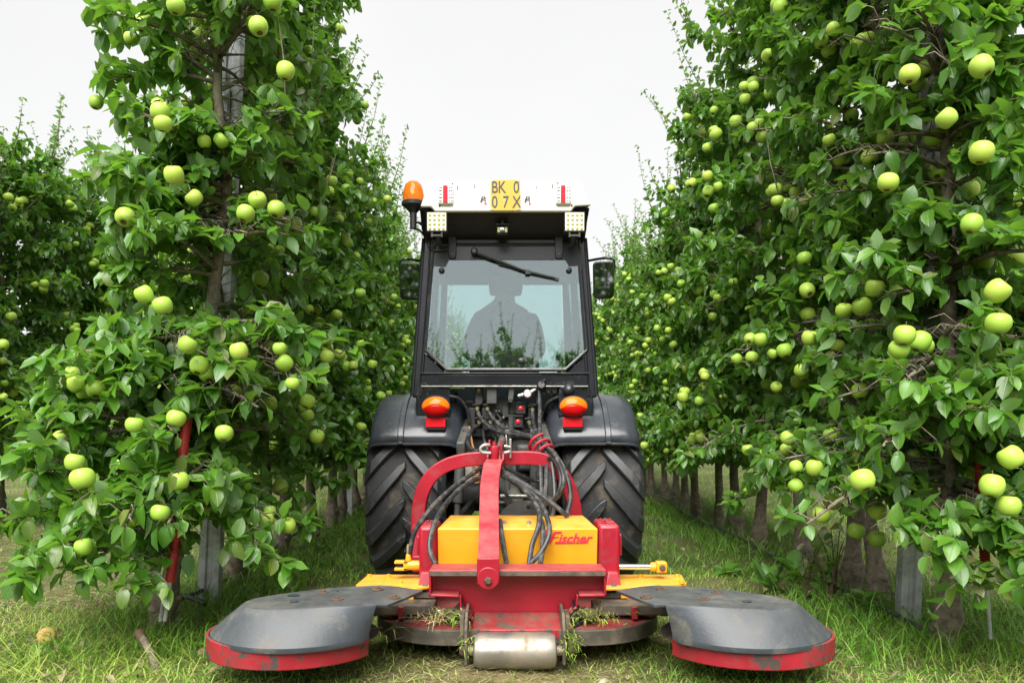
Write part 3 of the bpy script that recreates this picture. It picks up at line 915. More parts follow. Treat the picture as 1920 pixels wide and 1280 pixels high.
# ------------------------------------------------------------------ lettering
def lettering(name, txt, size, mat, parent, loc, shear=0.0, width=1.0, thick=0.0, yaw=0.0, extrude=.0008, align='CENTER', spacing=1.0, pitch=90):
    cu = bpy.data.curves.new('lettering', 'FONT')
    cu.body = txt; cu.size = size; cu.shear = shear; cu.offset = thick; cu.extrude = extrude
    cu.align_x = align; cu.align_y = 'CENTER'; cu.space_character = spacing
    tmp = bpy.data.objects.new('lettering', cu)
    COL.objects.link(tmp)
    me = bpy.data.meshes.new_from_object(tmp.evaluated_get(bpy.context.evaluated_depsgraph_get()))
    COL.objects.unlink(tmp); bpy.data.objects.remove(tmp)
    me.transform(Matrix.Translation(Vector(loc) - origin(parent)) @ Matrix.Rotation(R(yaw), 4, 'Z') @ Matrix.Rotation(R(pitch), 4, 'X') @ Matrix.Diagonal((width, 1, 1, 1)))
    me.materials.clear(); me.materials.append(mat)
    o = bpy.data.objects.new(name, me); COL.objects.link(o); o.parent = parent
    return o

# ------------------------------------------------------------------ the tractor
TX = -0.012
AX, RW, ZW = 4.66, .525, .525            # rear axle, tyre radius, hub height
tractor = thing('tractor', (TX, AX, 0), 'black narrow orchard tractor with a white cab roof, seen from behind between the tree rows', 'tractor')

def make_wheel(cx, rad, wid, axle_y, nlug, side, front=False):
    zc = rad - .012
    rimr = rad * .56
    w = MB()
    o = (cx, axle_y, zc)
    s = side
    w.lathe([(rimr, -wid * .40), (rimr + .012, -wid * .43), (rimr, -wid * .38), (rimr * .93, -wid * .2), (rimr * .9, wid * .1), (rimr * .35, wid * .12), (.11, wid * .16), (.10, wid * .24), (.0, wid * .24)], o, (s, 0, 0), 32, 0, False)
    w.lathe([(rimr * .9, wid * .1), (rimr * .93, wid * .3), (rimr, wid * .38), (rimr + .012, wid * .43), (rimr, wid * .40)], o, (s, 0, 0), 32, 0, False)
    for k in range(8):
        a = k * math.pi / 4
        c = Vector((cx + s * wid * .13, axle_y + math.cos(a) * rimr * .5, zc + math.sin(a) * rimr * .5))
        w.cyl(c, c + Vector((s * .03, 0, 0)), .012, 6)
    wheel = w.build('front_wheel' if front else 'rear_wheel', M['grey_iron'], tractor, 0)
    t = MB()
    h = wid / 2; rc = rad - .040
    prof = [(rimr, -h * .82), (rimr + .03, -h * .95), (rimr + (rc - rimr) * .5, -h * 1.0), (rc - .045, -h * .985), (rc - .018, -h * .90), (rc - .004, -h * .6), (rc, 0), (rc - .004, h * .6), (rc - .018, h * .90), (rc - .045, h * .985), (rimr + (rc - rimr) * .5, h * 1.0), (rimr + .03, h * .95), (rimr, h * .82)]
    t.lathe(prof, o, (1, 0, 0), 64, 1, False)
    def P(x, a, lift):
        ax_ = abs(x) / h
        base = np.interp(ax_, [0, .6, .9, .985, 1.02], [rc, rc - .004, rc - .018, rc - .045, rc - .075])
        rr = base + lift
        return (cx + x, axle_y - rr * math.cos(a), zc + rr * math.sin(a))
    for sd in (-1, 1):
        for k in range(nlug):
            a0 = 2 * math.pi * (k + (.5 if sd > 0 else 0)) / nlug
            sec = []
            N = 7
            for i in range(N):
                f = i / (N - 1)
                x = sd * h * (-.03 + 1.03 * f)
                a = a0 - (.62 * f + .06 * f * f) * (0.40 / rad)      # the bars sweep down and out, seen from behind
                hw = (.034 + .008 * f) / rad * (.55 if i == 0 else 1.0)
                lift = .042 if i < N - 1 else .026
                if i == 0: lift = .036
                sec.append([P(x, a - hw * 1.35, -.012), P(x, a - hw, lift), P(x, a + hw, lift), P(x, a + hw * 1.35, -.012)])
            V = [p for q in sec for p in q]; Fs = []
            for i in range(N - 1):
                for j in range(3):
                    Fs.append((i * 4 + j, i * 4 + j + 1, i * 4 + 5 + j, i * 4 + 4 + j))
            Fs += [(0, 1, 2, 3), ((N - 1) * 4 + 3, (N - 1) * 4 + 2, (N - 1) * 4 + 1, (N - 1) * 4)]
            t.add(V, Fs)
    t.build('tyre', [M['rubber'], M['carcass']], wheel, .005, 2, 30)
    return wheel
make_wheel(TX - .542, RW, .445, AX, 16, -1)
make_wheel(TX + .542, RW, .445, AX, 16, 1)
make_wheel(TX - .50, .36, .28, AX + 1.75, 16, -1, True)
make_wheel(TX + .50, .36, .28, AX + 1.75, 16, 1, True)

# mudguards: a rolled section swept over the wheel
for s in (-1, 1):
    g = MB()
    sect = [(.238, -.30), (.236, -.16), (.242, -.075), (.262, -.028), (.295, -.004), (.34, .004), (.50, .006), (.548, .006), (.553, .014), (.572, .014), (.577, .006), (.66, .004), (.70, -.004), (.722, -.020), (.732, -.045), (.734, -.066)]
    N = 26; V, Fs = [], []
    for i in range(N):
        a = R(33 + (158 - 33) * i / (N - 1))
        for (x, dr) in sect:
            rr = .582 + dr + (-.02 if i == 0 else 0)
            V.append((TX + s * x, AX - rr * math.cos(a), ZW + rr * math.sin(a) - .012))
    m = len(sect)
    for i in range(N - 1):
        for j in range(m - 1):
            Fs.append((i * m + j, i * m + j + 1, (i + 1) * m + j + 1, (i + 1) * m + j))
    g.add(V, Fs)
    fender = g.build('mudguard', M['fender'], tractor, 0, 2, 50, .012)
    # rolled lip along the rear edge
    lip = MB()
    lip.tube([V[j] for j in range(2, m)], .009, 6)
    lip.build('edge_lip', M['fender'], fender)

# tail lamps stand on brackets at the rear of the mudguards
for cxp in (817.5, 1075):
    c = at(cxp, 762, 4.17)
    b = MB()
    b.box(c.x - .052, c.x + .052, 4.185, 4.215, c.z - .128, c.z + .03)
    lamp = b.build('tail_lamp', M['plastic'], tractor, .006)
    hs_ = MB()
    hs_.lathe([(.010, .05), (.07, .045), (.079, .02), (.081, -.008), (.076, -.014)], (c.x, 4.165, c.z), (0, 1, 0), 36, 0, True, ((1, 0, 0), .74))
    hs_.build('lamp_housing', M['plastic'], lamp)
    ea, eb = .074, .055
    for half, mat in (('upper', 'tail_amber'), ('lower', 'tail_red')):
        l = MB(); n, m = 22, 8; V, Fs = [], []
        for i in range(n + 1):
            x = -ea * math.cos(math.pi * i / n) * .998
            q = max(0.0, 1 - (x / ea) ** 2); ze = eb * math.sqrt(q)
            zs = max(-ze, min(ze, -.34 * eb + .48 * eb * q))
            lo, hi = (zs + .0006, ze) if half == 'upper' else (-ze, zs - .0006)
            for k in range(m + 1):
                z = lo + (hi - lo) * k / m
                V.append((c.x + x, 4.158 - .040 * math.sqrt(max(0.0, 1 - (x / ea) ** 2 - (z / eb) ** 2)), c.z + z))
        for i in range(n):
            for k in range(m):
                p = i * (m + 1) + k
                Fs.append((p, p + m + 1, p + m + 2, p + 1))
        l.add(V, Fs)
        l.build('amber_lens' if half == 'upper' else 'red_lens', M[mat], lamp, 0, 2, 60, .003)
    # reflective bowl inside
    d = MB(); d.lathe([(.070, .0), (.05, .012), (.0, .016)], (c.x, 4.162, c.z), (0, 1, 0), 28, 0, False, ((1, 0, 0), .74))
    d.build('reflector_bowl', M['chrome'], lamp)
    rp = at(cxp - 1, 791, 4.17)
    b = MB(); b.box(rp.x - .053, rp.x + .053, 4.176, 4.184, rp.z - .028, rp.z + .026)
    ref = b.build('red_reflector', M['lens_red'], tractor, .003)
    for sx in (-1, 1):
        b = MB(); b.cyl((rp.x + sx * .034, 4.178, rp.z), (rp.x + sx * .034, 4.172, rp.z), .004, 8); b.build('screw', M['rust'], ref)

# ---- cab frame
ZB, ZT = 1.075, 1.975                 # foot and head of the cab
YR0, YR1 = 4.29, 4.33                 # rear face at foot and head
def cabx(z): return .512 - (.512 - .452) * (z - ZB) / (ZT - ZB)
fr = MB()
for s in (-1, 1):
    p0 = Vector((TX + s * (cabx(ZB) - .022), YR0 + .03, ZB)); p1 = Vector((TX + s * (cabx(ZT) - .022), YR1 + .03, ZT))
    fr.beam(p0, p1, .05, .07, (0, 1, 0))                                    # rear posts
    q0 = Vector((TX + s * .48, 5.62, ZB - .25)); q1 = Vector((TX + s * .43, 5.50, ZT))
    fr.beam(q0, q1, .05, .07, (0, 1, 0))                                    # front posts
    fr.beam(Vector((p1.x, p1.y, ZT - .03)), Vector((q1.x, q1.y, ZT - .03)), .05, .06)
    fr.beam(Vector((p0.x, p0.y, ZB + .06)), Vector((q0.x, 5.58, ZB + .06)), .05, .09)
    fr.beam((TX + s * .486, 4.98, ZB), (TX + s * .435, 4.96, ZT), .045, .05, (0, 1, 0))   # door posts
fr.beam((TX - .43, YR1 + .03, ZT - .03), (TX + .43, YR1 + .03, ZT - .03), .06, .06)
fr.beam((TX - .43, 5.50, ZT - .03), (TX + .43, 5.50, ZT - .03), .06, .06)
fr.beam((TX - .46, 5.60, ZB - .03), (TX + .46, 5.60, ZB - .03), .06, .06)
fr.build('cab_frame', M['cab_black'], tractor, .012, 3)
# fluted strips along the rear posts
for s in (-1, 1):
    b = MB()
    for off, rr in ((.004, .010), (-.042, .007)):
        b.tube([(TX + s * (cabx(ZB) + off - .004), YR0 - .007, ZB + .01), (TX + s * (cabx(ZT) + off - .004), YR1 - .007, ZT - .01)], rr, 8)
    b.build('post_trim', M['cab_black'], tractor)
# lower rear panel under the window
b = MB(); b.box(TX - .462, TX + .462, YR0 - .012, YR0 + .03, 1.143, 1.205); pnl = b.build('rear_panel', M['cab_black'], tractor, .006)
b = MB(); b.box(TX - .468, TX + .468, YR0 - .020, YR0 + .01, 1.205, 1.214); b.build('panel_ledge', M['black_paint'], pnl, .003)
b = MB(); b.box(TX - .462, TX + .462, YR0 - .020, YR0 + .01, 1.134, 1.1415); b.build('bright_edge', M['zinc'], pnl, .002)
for s in (-1, 1):     # lower corner plates beside the recess
    b = MB(); b.box(TX + s * .30, TX + s * .49, YR0 - .004, YR0 + .05, .90, 1.132); b.build('side_panel', M['cab_black'], tractor, .008)
# floor, bulkhead and the dark recess behind the lift
b = MB(); b.box(TX - .46, TX + .46, 4.40, 5.6, .86, .90); b.build('cab_floor', M['plastic'], tractor)
b = MB(); b.box(TX - .47, TX + .47, 4.62, 4.66, .90, 1.14); b.box(TX - .30, TX + .30, 4.70, 4.74, .40, .9); b.build('bulkhead', M['plastic'], tractor)

# ---- rear window
def win(px, py, push=0.0):
    z = H - (py - CY) * 4.30 / F
    y = YR0 + (YR1 - YR0) * (z - ZB) / (ZT - ZB) - push
    return at(px, py, y)
outl = [(817, 459), (1083, 459), (1086, 464), (1101, 652), (1100, 657), (1060, 693), (838, 693), (798, 657), (797, 652), (812, 464)]
pane = MB(); pane.prism([win(x, y, .006) for x, y in outl], (0, .005, 0))
rw = pane.build('rear_window', M['rear_glass'], tractor, 0, smooth=False)
seal = MB(); seal.tube([win(x, y, .008) for x, y in outl], .0105, 8, closed=True); seal.build('window_seal', M['black_paint'], rw)
for tri in (((796, 662), (834, 698), (788, 700), (789, 662)), ((1103, 662), (1064, 698), (1111, 700), (1110, 662))):
    b = MB(); b.prism([win(x, y, -.004) for x, y in tri], (0, .02, 0)); b.build('corner_plate', M['cab_black'], tractor, .004)
for (x, y, rr) in ((828, 507, .0145), (1067, 507, .0145), (978, 677, .016)):
    c = win(x, y, .012)
    b = MB(); b.lathe([(rr * 1.2, .006), (rr * 1.15, -.004), (rr * .8, -.016), (rr * .3, -.02)], c, (0, 1, 0), 20); b.build('glass_stud', M['plastic'], rw)
for x in (848, 1048):
    p0 = win(x, 436, .02); p1 = win(x, 482, .014)
    b = MB(); b.box(p0.x - .022, p0.x + .022, p1.y - .012, p1.y + .016, p1.z + .012, p0.z)
    b.lathe([(.022, .014), (.022, -.012)], (p0.x, p1.y + .002, p1.z + .012), (0, 1, 0), 20)
    h_ = b.build('window_hinge', M['plastic'], rw, .003)
    b = MB(); b.cyl((p0.x, p1.y - .018, p1.z + .012), (p0.x, p1.y, p1.z + .012), .008, 10); b.build('hinge_bolt', M['grey_iron'], h_)
b = MB(); b.prism([win(x, y, .0105) for x, y in ((818, 460), (1082, 460), (1089, 497), (1067, 499), (1060, 487), (842, 487), (835, 500), (811, 498))], (0, .003, 0)); b.build('reflection_band', M['dark_reflection'], rw, 0, smooth=False)  # dark reflection of the roof overhang, painted as a strip over the pane
# wiper
a0, a1, a2 = win(888, 472, .03), win(990, 510, .034), win(1048, 524, .02)
b = MB(); b.tube([a0 + Vector((0, -.01, 0)), win(925, 485, .04), a1], [.011, .009, .006], 8)
b.lathe([(.020, 0), (.020, -.03), (.012, -.04)], a0 + Vector((.004, .01, 0)), (0, 1, 0), 14)
wip = b.build('rear_wiper', M['plastic'], tractor)
b = MB(); b.beam(win(935, 494, .024), a2, .008, .012); b.tube([win(940, 491, .030), win(985, 508, .036), win(1040, 521, .028)], .006, 6)
b.box(a1.x - .014, a1.x + .014, a1.y - .008, a1.y + .008, a1.z - .012, a1.z + .01)
b.build('wiper_blade', M['rubber'], wip)
b = MB(); pm_ = win(925, 474, -.03); b.box(pm_.x - .05, pm_.x + .045, pm_.y - .01, pm_.y + .06, pm_.z - .03, pm_.z + .025); b.build('wiper_motor', M['plastic'], wip, .008)
b = MB(); b.tube([win(800, 452, .015), win(806, 466, .02), win(825, 470, .022), win(846, 466, .02)], .005, 6, smooth=4); b.build('washer_hose', M['hose'], tractor)

# ---- other glass and doors
b = MB(); b.prism([Vector((TX - .43, 5.585, 1.10)), Vector((TX + .43, 5.585, 1.10)), Vector((TX + .40, 5.515, 1.92)), Vector((TX - .40, 5.515, 1.92))], (0, .005, 0))
b.build('windscreen', M['cab_glass'], tractor, 0, smooth=False)
for s in (-1, 1):
    d = MB()
    ring = [Vector((TX + s * .487, 5.02, 1.0)), Vector((TX + s * .487, 5.55, 1.0)), Vector((TX + s * .43, 5.46, 1.90)), Vector((TX + s * .438, 5.0, 1.90))]
    d.tube(ring, .012, 6, closed=True)
    door = d.build('door', M['cab_black'], tractor)
    b = MB(); b.prism(ring, (s * .005, 0, 0)); b.build('door_glass', M['cab_glass'], door, 0, smooth=False)
    b = MB(); b.beam((TX + s * .505, 5.06, 1.12), (TX + s * .503, 5.16, 1.12), .02, .03); b.build('door_handle', M['plastic'], door, .005)
    ring = [Vector((TX + s * .484, 4.38, 1.20)), Vector((TX + s * .484, 4.94, 1.20)), Vector((TX + s * .436, 4.92, 1.90)), Vector((TX + s * .436, 4.40, 1.90))]
    b = MB(); b.prism(ring, (s * .005, 0, 0)); b.build('side_glass', M['cab_glass'], tractor, 0, smooth=False)

# ---- roof
b = MB()
b.prism([Vector((TX - .452, 4.34, 1.955)), Vector((TX - .455, 4.24, 1.985)), Vector((TX - .455, 4.13, 2.09)), Vector((TX - .44, 5.55, 2.09)), Vector((TX - .44, 5.58, 1.97))], (.904, 0, 0))
hd = b.build('roof_base', M['plastic'], tractor, .012)
b = MB()
for s in (-1, 1):     # side cheeks that hold the work lights
    b.prism([Vector((TX + s * .452, 4.10, 2.075)), Vector((TX + s * .440, 4.30, 1.945)), Vector((TX + s * .440, 4.36, 1.945)), Vector((TX + s * .452, 4.36, 2.075))], (-s * .012, 0, 0))
b.build('roof_cheek', M['black_paint'], hd, .003)
# white roof cap with its upright rear face
cap = MB()
zb, zt = 2.052, 2.225
prof = [(-.450, zb + .026), (-.392, zb + .026), (-.372, zb), (.348, zb), (.370, zb + .030), (.455, zb + .034), (.405, zt - .004), (.36, zt), (-.36, zt + .004), (-.405, zt - .004)]
cap.prism([Vector((TX + .004 + x, 4.09 + (.02 if z > 2.15 else 0), z)) for x, z in prof], (0, .028, 0))
cap.prism([Vector((TX + .004 + x, 4.122, z)) for x, z in ((-.448, 2.096), (.452, 2.096), (.405, zt - .006), (.36, zt - .002), (-.36, zt - .002), (-.405, zt - .006))], (0, 1.40, 0))
roof = cap.build('roof_cap', M['white_paint'], tractor, .009, 3)
for x in (850 - 2, 1047): pass
for (x, y) in ((849, 345), (1046, 344), (824, 386), (1072, 385)):
    c = at(x, y, 4.092); b = MB(); b.cyl(c, c + Vector((0, -.008, 0)), .005, 8); b.build('screw', M['rust'], roof)
for (x, y) in ((858, 352), (890, 349), (1005, 350), (1036, 349)):
    c = at(x, y, 4.103); b = MB(); b.box(c.x - .002, c.x + .002, c.y - .012, c.y, c.z - .010, c.z + .010); b.build('clip', M['plastic'], roof)
# number plate
c = at(947.5, 366, 4.075)
b = MB(); b.box(c.x - .079, c.x + .079, c.y - .003, c.y, c.z - .082, c.z + .080)
b.box(c.x - .06, c.x + .06, c.y, 4.14, c.z - .05, c.z + .05)
plate = b.build('number_plate', M['plate_yellow'], tractor, .003)
for ch, dx, dz in (('B', -.056, .038), ('K', -.018, .038), ('0', .058, .038), ('0', -.056, -.040), ('7', .002, -.040), ('X', .060, -.040)):
    lettering('lettering', ch, .088, M['ink'], plate, (c.x + dx, c.y - .0040, c.z + dz), width=.74, thick=.0004)
for sx in (-1, 1):
    for sz in (-1, 1):
        b = MB(); b.cyl((c.x + sx * .070, c.y - .001, c.z + sz * .073), (c.x + sx * .070, c.y - .006, c.z + sz * .073), .004, 8); b.build('plate_screw', M['zinc'], plate)
# dealer emblems beside the plate
for ex in (906, 989):
    e = at(ex, 376.5, 4.086)
    em = lettering('emblem', 'P', .040, M['ink'], tractor, (e.x - .006, e.y - .001, e.z + .006), shear=.25, thick=.0016, width=1.25)
    lettering('emblem_letter', 'L', .032, M['logo_red'], em, (e.x + .012, e.y - .003, e.z - .008), shear=.2, thick=.0012)
# rear lamps in the roof
for lx in (836, 1056):
    c = at(lx, 365, 4.085)
    b = MB(); b.box(c.x - .041, c.x + .041, c.y - .016, c.y + .03, c.z - .054, c.z + .050)
    lampb = b.build('roof_lamp', M['lens_clear'], tractor, .010, 3)
    b = MB(); b.box(c.x - .014, c.x + .011, c.y - .0195, c.y - .014, c.z - .048, c.z + .045); b.build('red_lens', M['lens_red'], lampb, .003)
    for k in range(5):
        for sx in (-.030, -.022, .020, .031):
            b = MB(); b.lathe([(.0046, 0), (.0044, -.003), (.002, -.0045)], (c.x + sx, c.y - .016, c.z - .036 + k * .018), (0, 1, 0), 8); b.build('led', M['chrome'], lampb)
# work lights
for lx in (819, 1077.5):
    c = at(lx, 416, 4.10)
    b = MB(); b.box(c.x - .056, c.x + .056, c.y - .002, c.y + .03, c.z - .054, c.z + .054)
    for k in range(5): b.box(c.x - .05 + k * .022, c.x - .042 + k * .022, c.y + .03, c.y + .055, c.z - .045, c.z + .045)
    wl = b.build('work_light', M['plastic'], tractor, .004)
    b = MB(); b.box(c.x - .050, c.x + .050, c.y - .006, c.y - .0025, c.z - .048, c.z + .048); b.build('light_glass', M['led'], wl, .002)
    for i in range(4):
        for j in range(4):
            q = Vector((c.x - .036 + i * .024, c.y - .006, c.z - .036 + j * .024))
            b = MB(); b.lathe([(.0085, 0), (.0075, -.004), (.004, -.006)], q, (0, 1, 0), 10); b.build('led', M['led_chip'], wl)
    b = MB(); b.box(c.x - .03, c.x + .03, c.y, c.y + .02, c.z - .075, c.z - .067); b.beam((c.x, c.y + .02, c.z - .06), (c.x, 4.30, c.z - .085), .02, .012)
    for sx in (-.026, .026): b.cyl((c.x + sx, c.y + .006, c.z - .052), (c.x + sx, c.y + .006, c.z - .08), .006, 8)
    b.build('light_bracket', M['grey_iron'], wl)
# rear camera
c = at(942, 431, 4.17)
b = MB(); b.box(c.x - .030, c.x + .030, c.y, c.y + .05, c.z - .018, c.z + .018); b.box(c.x - .036, c.x + .036, c.y - .012, c.y + .06, c.z + .026, c.z + .031)
b.box(c.x - .008, c.x + .008, c.y + .02, c.y + .10, c.z + .018, c.z + .06)
rc_ = b.build('rear_camera', M['grey_iron'], tractor, .003)
b = MB(); b.lathe([(.012, 0), (.012, -.008), (.006, -.01)], c, (0, 1, 0), 16); b.build('camera_lens', M['mirror'], rc_)
for sx in (-1, 1):
    b = MB(); b.box(c.x + sx * .020 - .006, c.x + sx * .020 + .006, c.y - .003, c.y, c.z - .012, c.z + .012); b.build('led', M['led_chip'], rc_)
# beacon
c = at(775, 396, 4.22)
b = MB()
b.lathe([(.018, -.095), (.019, -.01), (.028, .0), (.045, .018), (.062, .03), (.063, .048), (.058, .052)], c, (0, 0, 1), 28)
b.tube([c + Vector((.0, 0, -.06)), c + Vector((.03, .01, -.06)), Vector((TX - .44, 4.28, c.z - .075))], .007, 8)
b.tube([c + Vector((-.004, 0, -.092)), c + Vector((.03, .01, -.10)), Vector((TX - .44, 4.28, c.z - .125))], .006, 8, smooth=3)
beacon = b.build('beacon', M['plastic'], tractor)
b = MB(); b.lathe([(.057, .052), (.058, .075), (.054, .11), (.044, .142), (.028, .158), (.0, .163)], c, (0, 0, 1), 28, 0, False); b.build('amber_dome', M['amber'], beacon)
b = MB(); b.lathe([(.0, .05), (.024, .052), (.035, .09), (.030, .10), (.012, .07)], c + Vector((0, .01, 0)), (0, -.15, 1), 18, 0, False); b.cyl(c + Vector((0, 0, .05)), c + Vector((0, 0, .11)), .012, 10)
b.build('beacon_reflector', M['chrome'], beacon)
# mirrors
for s, px, py in ((-1, 768.5, 526), (1, 1132.5, 524)):
    c = at(px, py, 4.62); w2, h2 = .064, .110
    b = MB()
    n = 5; prof = []
    for (sx, sz) in ((1, 1), (-1, 1), (-1, -1), (1, -1)):
        a0_ = {(1, 1): 0, (-1, 1): 90, (-1, -1): 180, (1, -1): 270}[(sx, sz)]
        for k in range(n):
            a = R(a0_ + 90 * k / (n - 1)); rr = .022
            taper = 1.0 - .06 * (sz < 0)
            prof.append(Vector((c.x + (sx * (w2 - rr)) * taper + rr * math.cos(a), c.y, c.z + sz * (h2 - rr) + rr * math.sin(a))))
    b.prism([p + Vector((0, .004, 0)) for p in prof], (0, .035, 0))
    mir = b.build('mirror', M['plastic'], tractor, .008, 3)
    b = MB(); cc = Vector((c.x, c.y, c.z))
    b.prism([cc + (p - cc) * .90 + Vector((0, -.008 - (p.z - c.z) * .065 - s * (p.x - c.x) * .10, 0)) for p in prof], (0, .004, 0)); b.build('mirror_glass', M['mirror'], mir, 0, smooth=False)
    b = MB(); xo = c.x + s * .055
    b.tube([(xo, c.y + .03, c.z + .02), (xo + s * .008, c.y + .02, c.z + .10), (xo - s * .005, c.y + .02, c.z + .128), (xo - s * .06, c.y + .05, c.z + .137), (TX + s * .44, 4.98, c.z + .168)], .0085, 8, smooth=4)
    b.build('mirror_arm', M['black_paint'], mir)

# ---- inside the cab
b = MB()
b.box(TX - .24, TX + .24, 4.62, 5.06, 1.10, 1.20); seat = b.build('seat', M['seat_cloth'], tractor, .04, 3)
b = MB(); b.prism([Vector((TX - .21, 4.60, 1.16)), Vector((TX + .21, 4.60, 1.16)), Vector((TX + .20, 4.53, 1.42)), Vector((TX + .12, 4.52, 1.50)), Vector((TX - .12, 4.52, 1.50)), Vector((TX - .20, 4.53, 1.42))], (0, .09, 0)); b.build('backrest', M['seat_cloth'], seat, .03, 3)
b = MB(); b.box(TX - .20, TX + .20, 4.66, 5.0, .90, 1.10); b.build('seat_base', M['plastic'], seat, .01)
for s in (-1, 1):
    b = MB(); b.box(TX + s * .36 - .08, TX + s * .36 + .08, 4.45, 5.2, .90, 1.13); b.build('side_console', M['plastic'], tractor, .02)
b = MB(); b.box(TX - .20, TX + .20, 5.36, 5.54, .9, 1.24); b.prism([Vector((TX - .2, 5.30, 1.24)), Vector((TX + .2, 5.30, 1.24)), Vector((TX + .2, 5.50, 1.36)), Vector((TX - .2, 5.50, 1.36))], (0, .02, -.06)); b.build('dashboard', M['plastic'], tractor, .01)
b = MB(); ring = []
for k in range(24):
    a = 2 * math.pi * k / 24; ring.append(Vector((TX + .18 * math.cos(a), 5.20 + .18 * math.sin(a) * .85, 1.33 + .18 * math.sin(a) * .5)))
b.tube(ring, .014, 8, closed=True)
for k in (2, 10, 18): b.tube([Vector((TX, 5.20, 1.31)), ring[k]], .010, 6)
b.tube([Vector((TX, 5.20, 1.31)), Vector((TX, 5.40, 1.05))], .022, 8)
b.build('steering_wheel', M['plastic'], tractor)
b = MB(); b.box(TX - .40, TX + .40, 4.36, 5.48, 1.925, 1.952); b.build('roof_lining', M['lining'], tractor, .01)
b = MB(); b.box(TX - .40, TX - .20, 4.38, 4.46, 1.86, 1.925); b.box(TX + .22, TX + .40, 4.38, 4.46, 1.86, 1.925); b.build('speaker_box', M['plastic'], tractor, .01)
b = MB(); b.tube([(TX + .33, 4.7, 1.13), (TX + .33, 4.69, 1.30)], .012, 8); b.lathe([(.02, 0), (.026, .03), (.015, .06)], (TX + .33, 4.69, 1.29), (0, 0, 1), 12); b.build('control_lever', M['plastic'], tractor)

# ---- bonnet, nose and front axle (beyond the cab)
b = MB()
bon = [(-.30, .72), (-.30, 1.06), (-.25, 1.14), (.25, 1.14), (.30, 1.06), (.30, .72)]
b.prism([Vector((TX + x, 5.62, z)) for x, z in bon], (0, 1.25, -.02)); b.build('bonnet', M['black_paint'], tractor, .03, 3)
b = MB(); b.box(TX - .16, TX + .16, 5.0, 6.9, .42, .72); b.build('engine_block', M['grey_iron'], tractor, .02)
b = MB(); b.beam((TX - .40, AX + 1.75, .35), (TX + .40, AX + 1.75, .35), .12, .12); b.build('front_axle', M['grey_iron'], tractor, .01)
b = MB(); b.tube([(TX - .44, AX, ZW), (TX + .44, AX, ZW)], .085, 16); b.lathe([(.16, -.1), (.19, 0), (.16, .1)], (TX, AX, ZW), (1, 0, 0), 20); b.build('rear_axle', M['grey_iron'], tractor)

# ---- rear of the gearbox: remote valves, couplings, levers, lift arms
b = MB()
b.box(TX - .20, TX + .19, 4.44, 4.75, .70, 1.02)
b.prism([Vector((TX - .17, 4.42, .98)), Vector((TX + .12, 4.42, .98)), Vector((TX + .06, 4.42, 1.075)), Vector((TX - .06, 4.42, 1.08)), Vector((TX - .15, 4.42, 1.055))], (0, .1, 0))
b.box(TX - .13, TX + .16, 4.40, 4.72, .42, .72)
b.lathe([(.13, 0), (.12, -.05), (.07, -.08), (.06, -.12)], (TX + .02, 4.40, .60), (0, 1, 0), 24)
gear = b.build('gearbox', M['grey_iron'], tractor, .014)
for px, pz in ((885, 785), (911, 785), (997, 775)):
    b = MB(); q = at(px, pz, 4.39); b.box(q.x - .022, q.x + .022, 4.36, 4.44, q.z - .065, q.z + .065)
    b.build('valve_block', M['plastic'], gear, .006)
# small castings, pipes and bolts on the gearbox face
b = MB()
for (x, y, w, h) in ((935, 800, .03, .02), (948, 772, .018, .03), (940, 815, .05, .016), (925, 780, .012, .05), (960, 790, .02, .04), (955, 812, .03, .022)):
    q = at(x, y, 4.40); b.box(q.x - w, q.x + w, 4.395, 4.45, q.z - h, q.z + h)
b.beam(at(923, 766, 4.40), at(940, 785, 4.40), .012, .012); b.beam(at(940, 785, 4.40), at(928, 797, 4.40), .012, .012)
b.build('linkage_plate', M['grey_iron'], gear, .003)
for (x, y) in ((908, 740), (930, 770), (944, 782), (936, 770), (950, 800), (925, 806), (962, 806), (968, 770), (980, 800)):
    q = at(x, y, 4.39); b = MB(); b.lathe([(.009, .01), (.009, -.004), (.005, -.009)], q, (0, 1, 0), 6); b.build('bolt', M['zinc'], gear)
COUP = [(895, 765, 0), (914.5, 765, 0), (899, 790, 0), (920, 790, 0), (998, 767, 0), (992.5, 791, 0)]
for (x, y, _) in COUP:
    q = at(x, y, 4.36)
    b = MB(); b.lathe([(.015, .05), (.015, .0), (.011, -.012), (.011, -.03), (.008, -.04)], q, (0, 1, .15), 14); cp = b.build('coupling', M['brass'], tractor)
    b = MB(); b.beam(q + Vector((-.026, .0, .018)), q + Vector((.026, -.006, .026)), .03, .012); b.build('dust_flap', M['plastic'], cp, .003)
for (x, y) in ((976.5, 765), (971.5, 790)):
    q = at(x, y, 4.34)
    b = MB(); b.box(q.x - .028, q.x + .028, q.y, q.y + .05, q.z - .034, q.z + .036); b.box(q.x - .026, q.x + .03, q.y - .02, q.y, q.z + .026, q.z + .036)
    v = b.build('coupling_cover', M['plastic'], tractor, .006)
    b = MB(); b.lathe([(.0125, 0), (.0125, -.006), (.006, -.010)], q, (0, 1, 0), 18); b.build('red_plug', M['lens_red'], v)
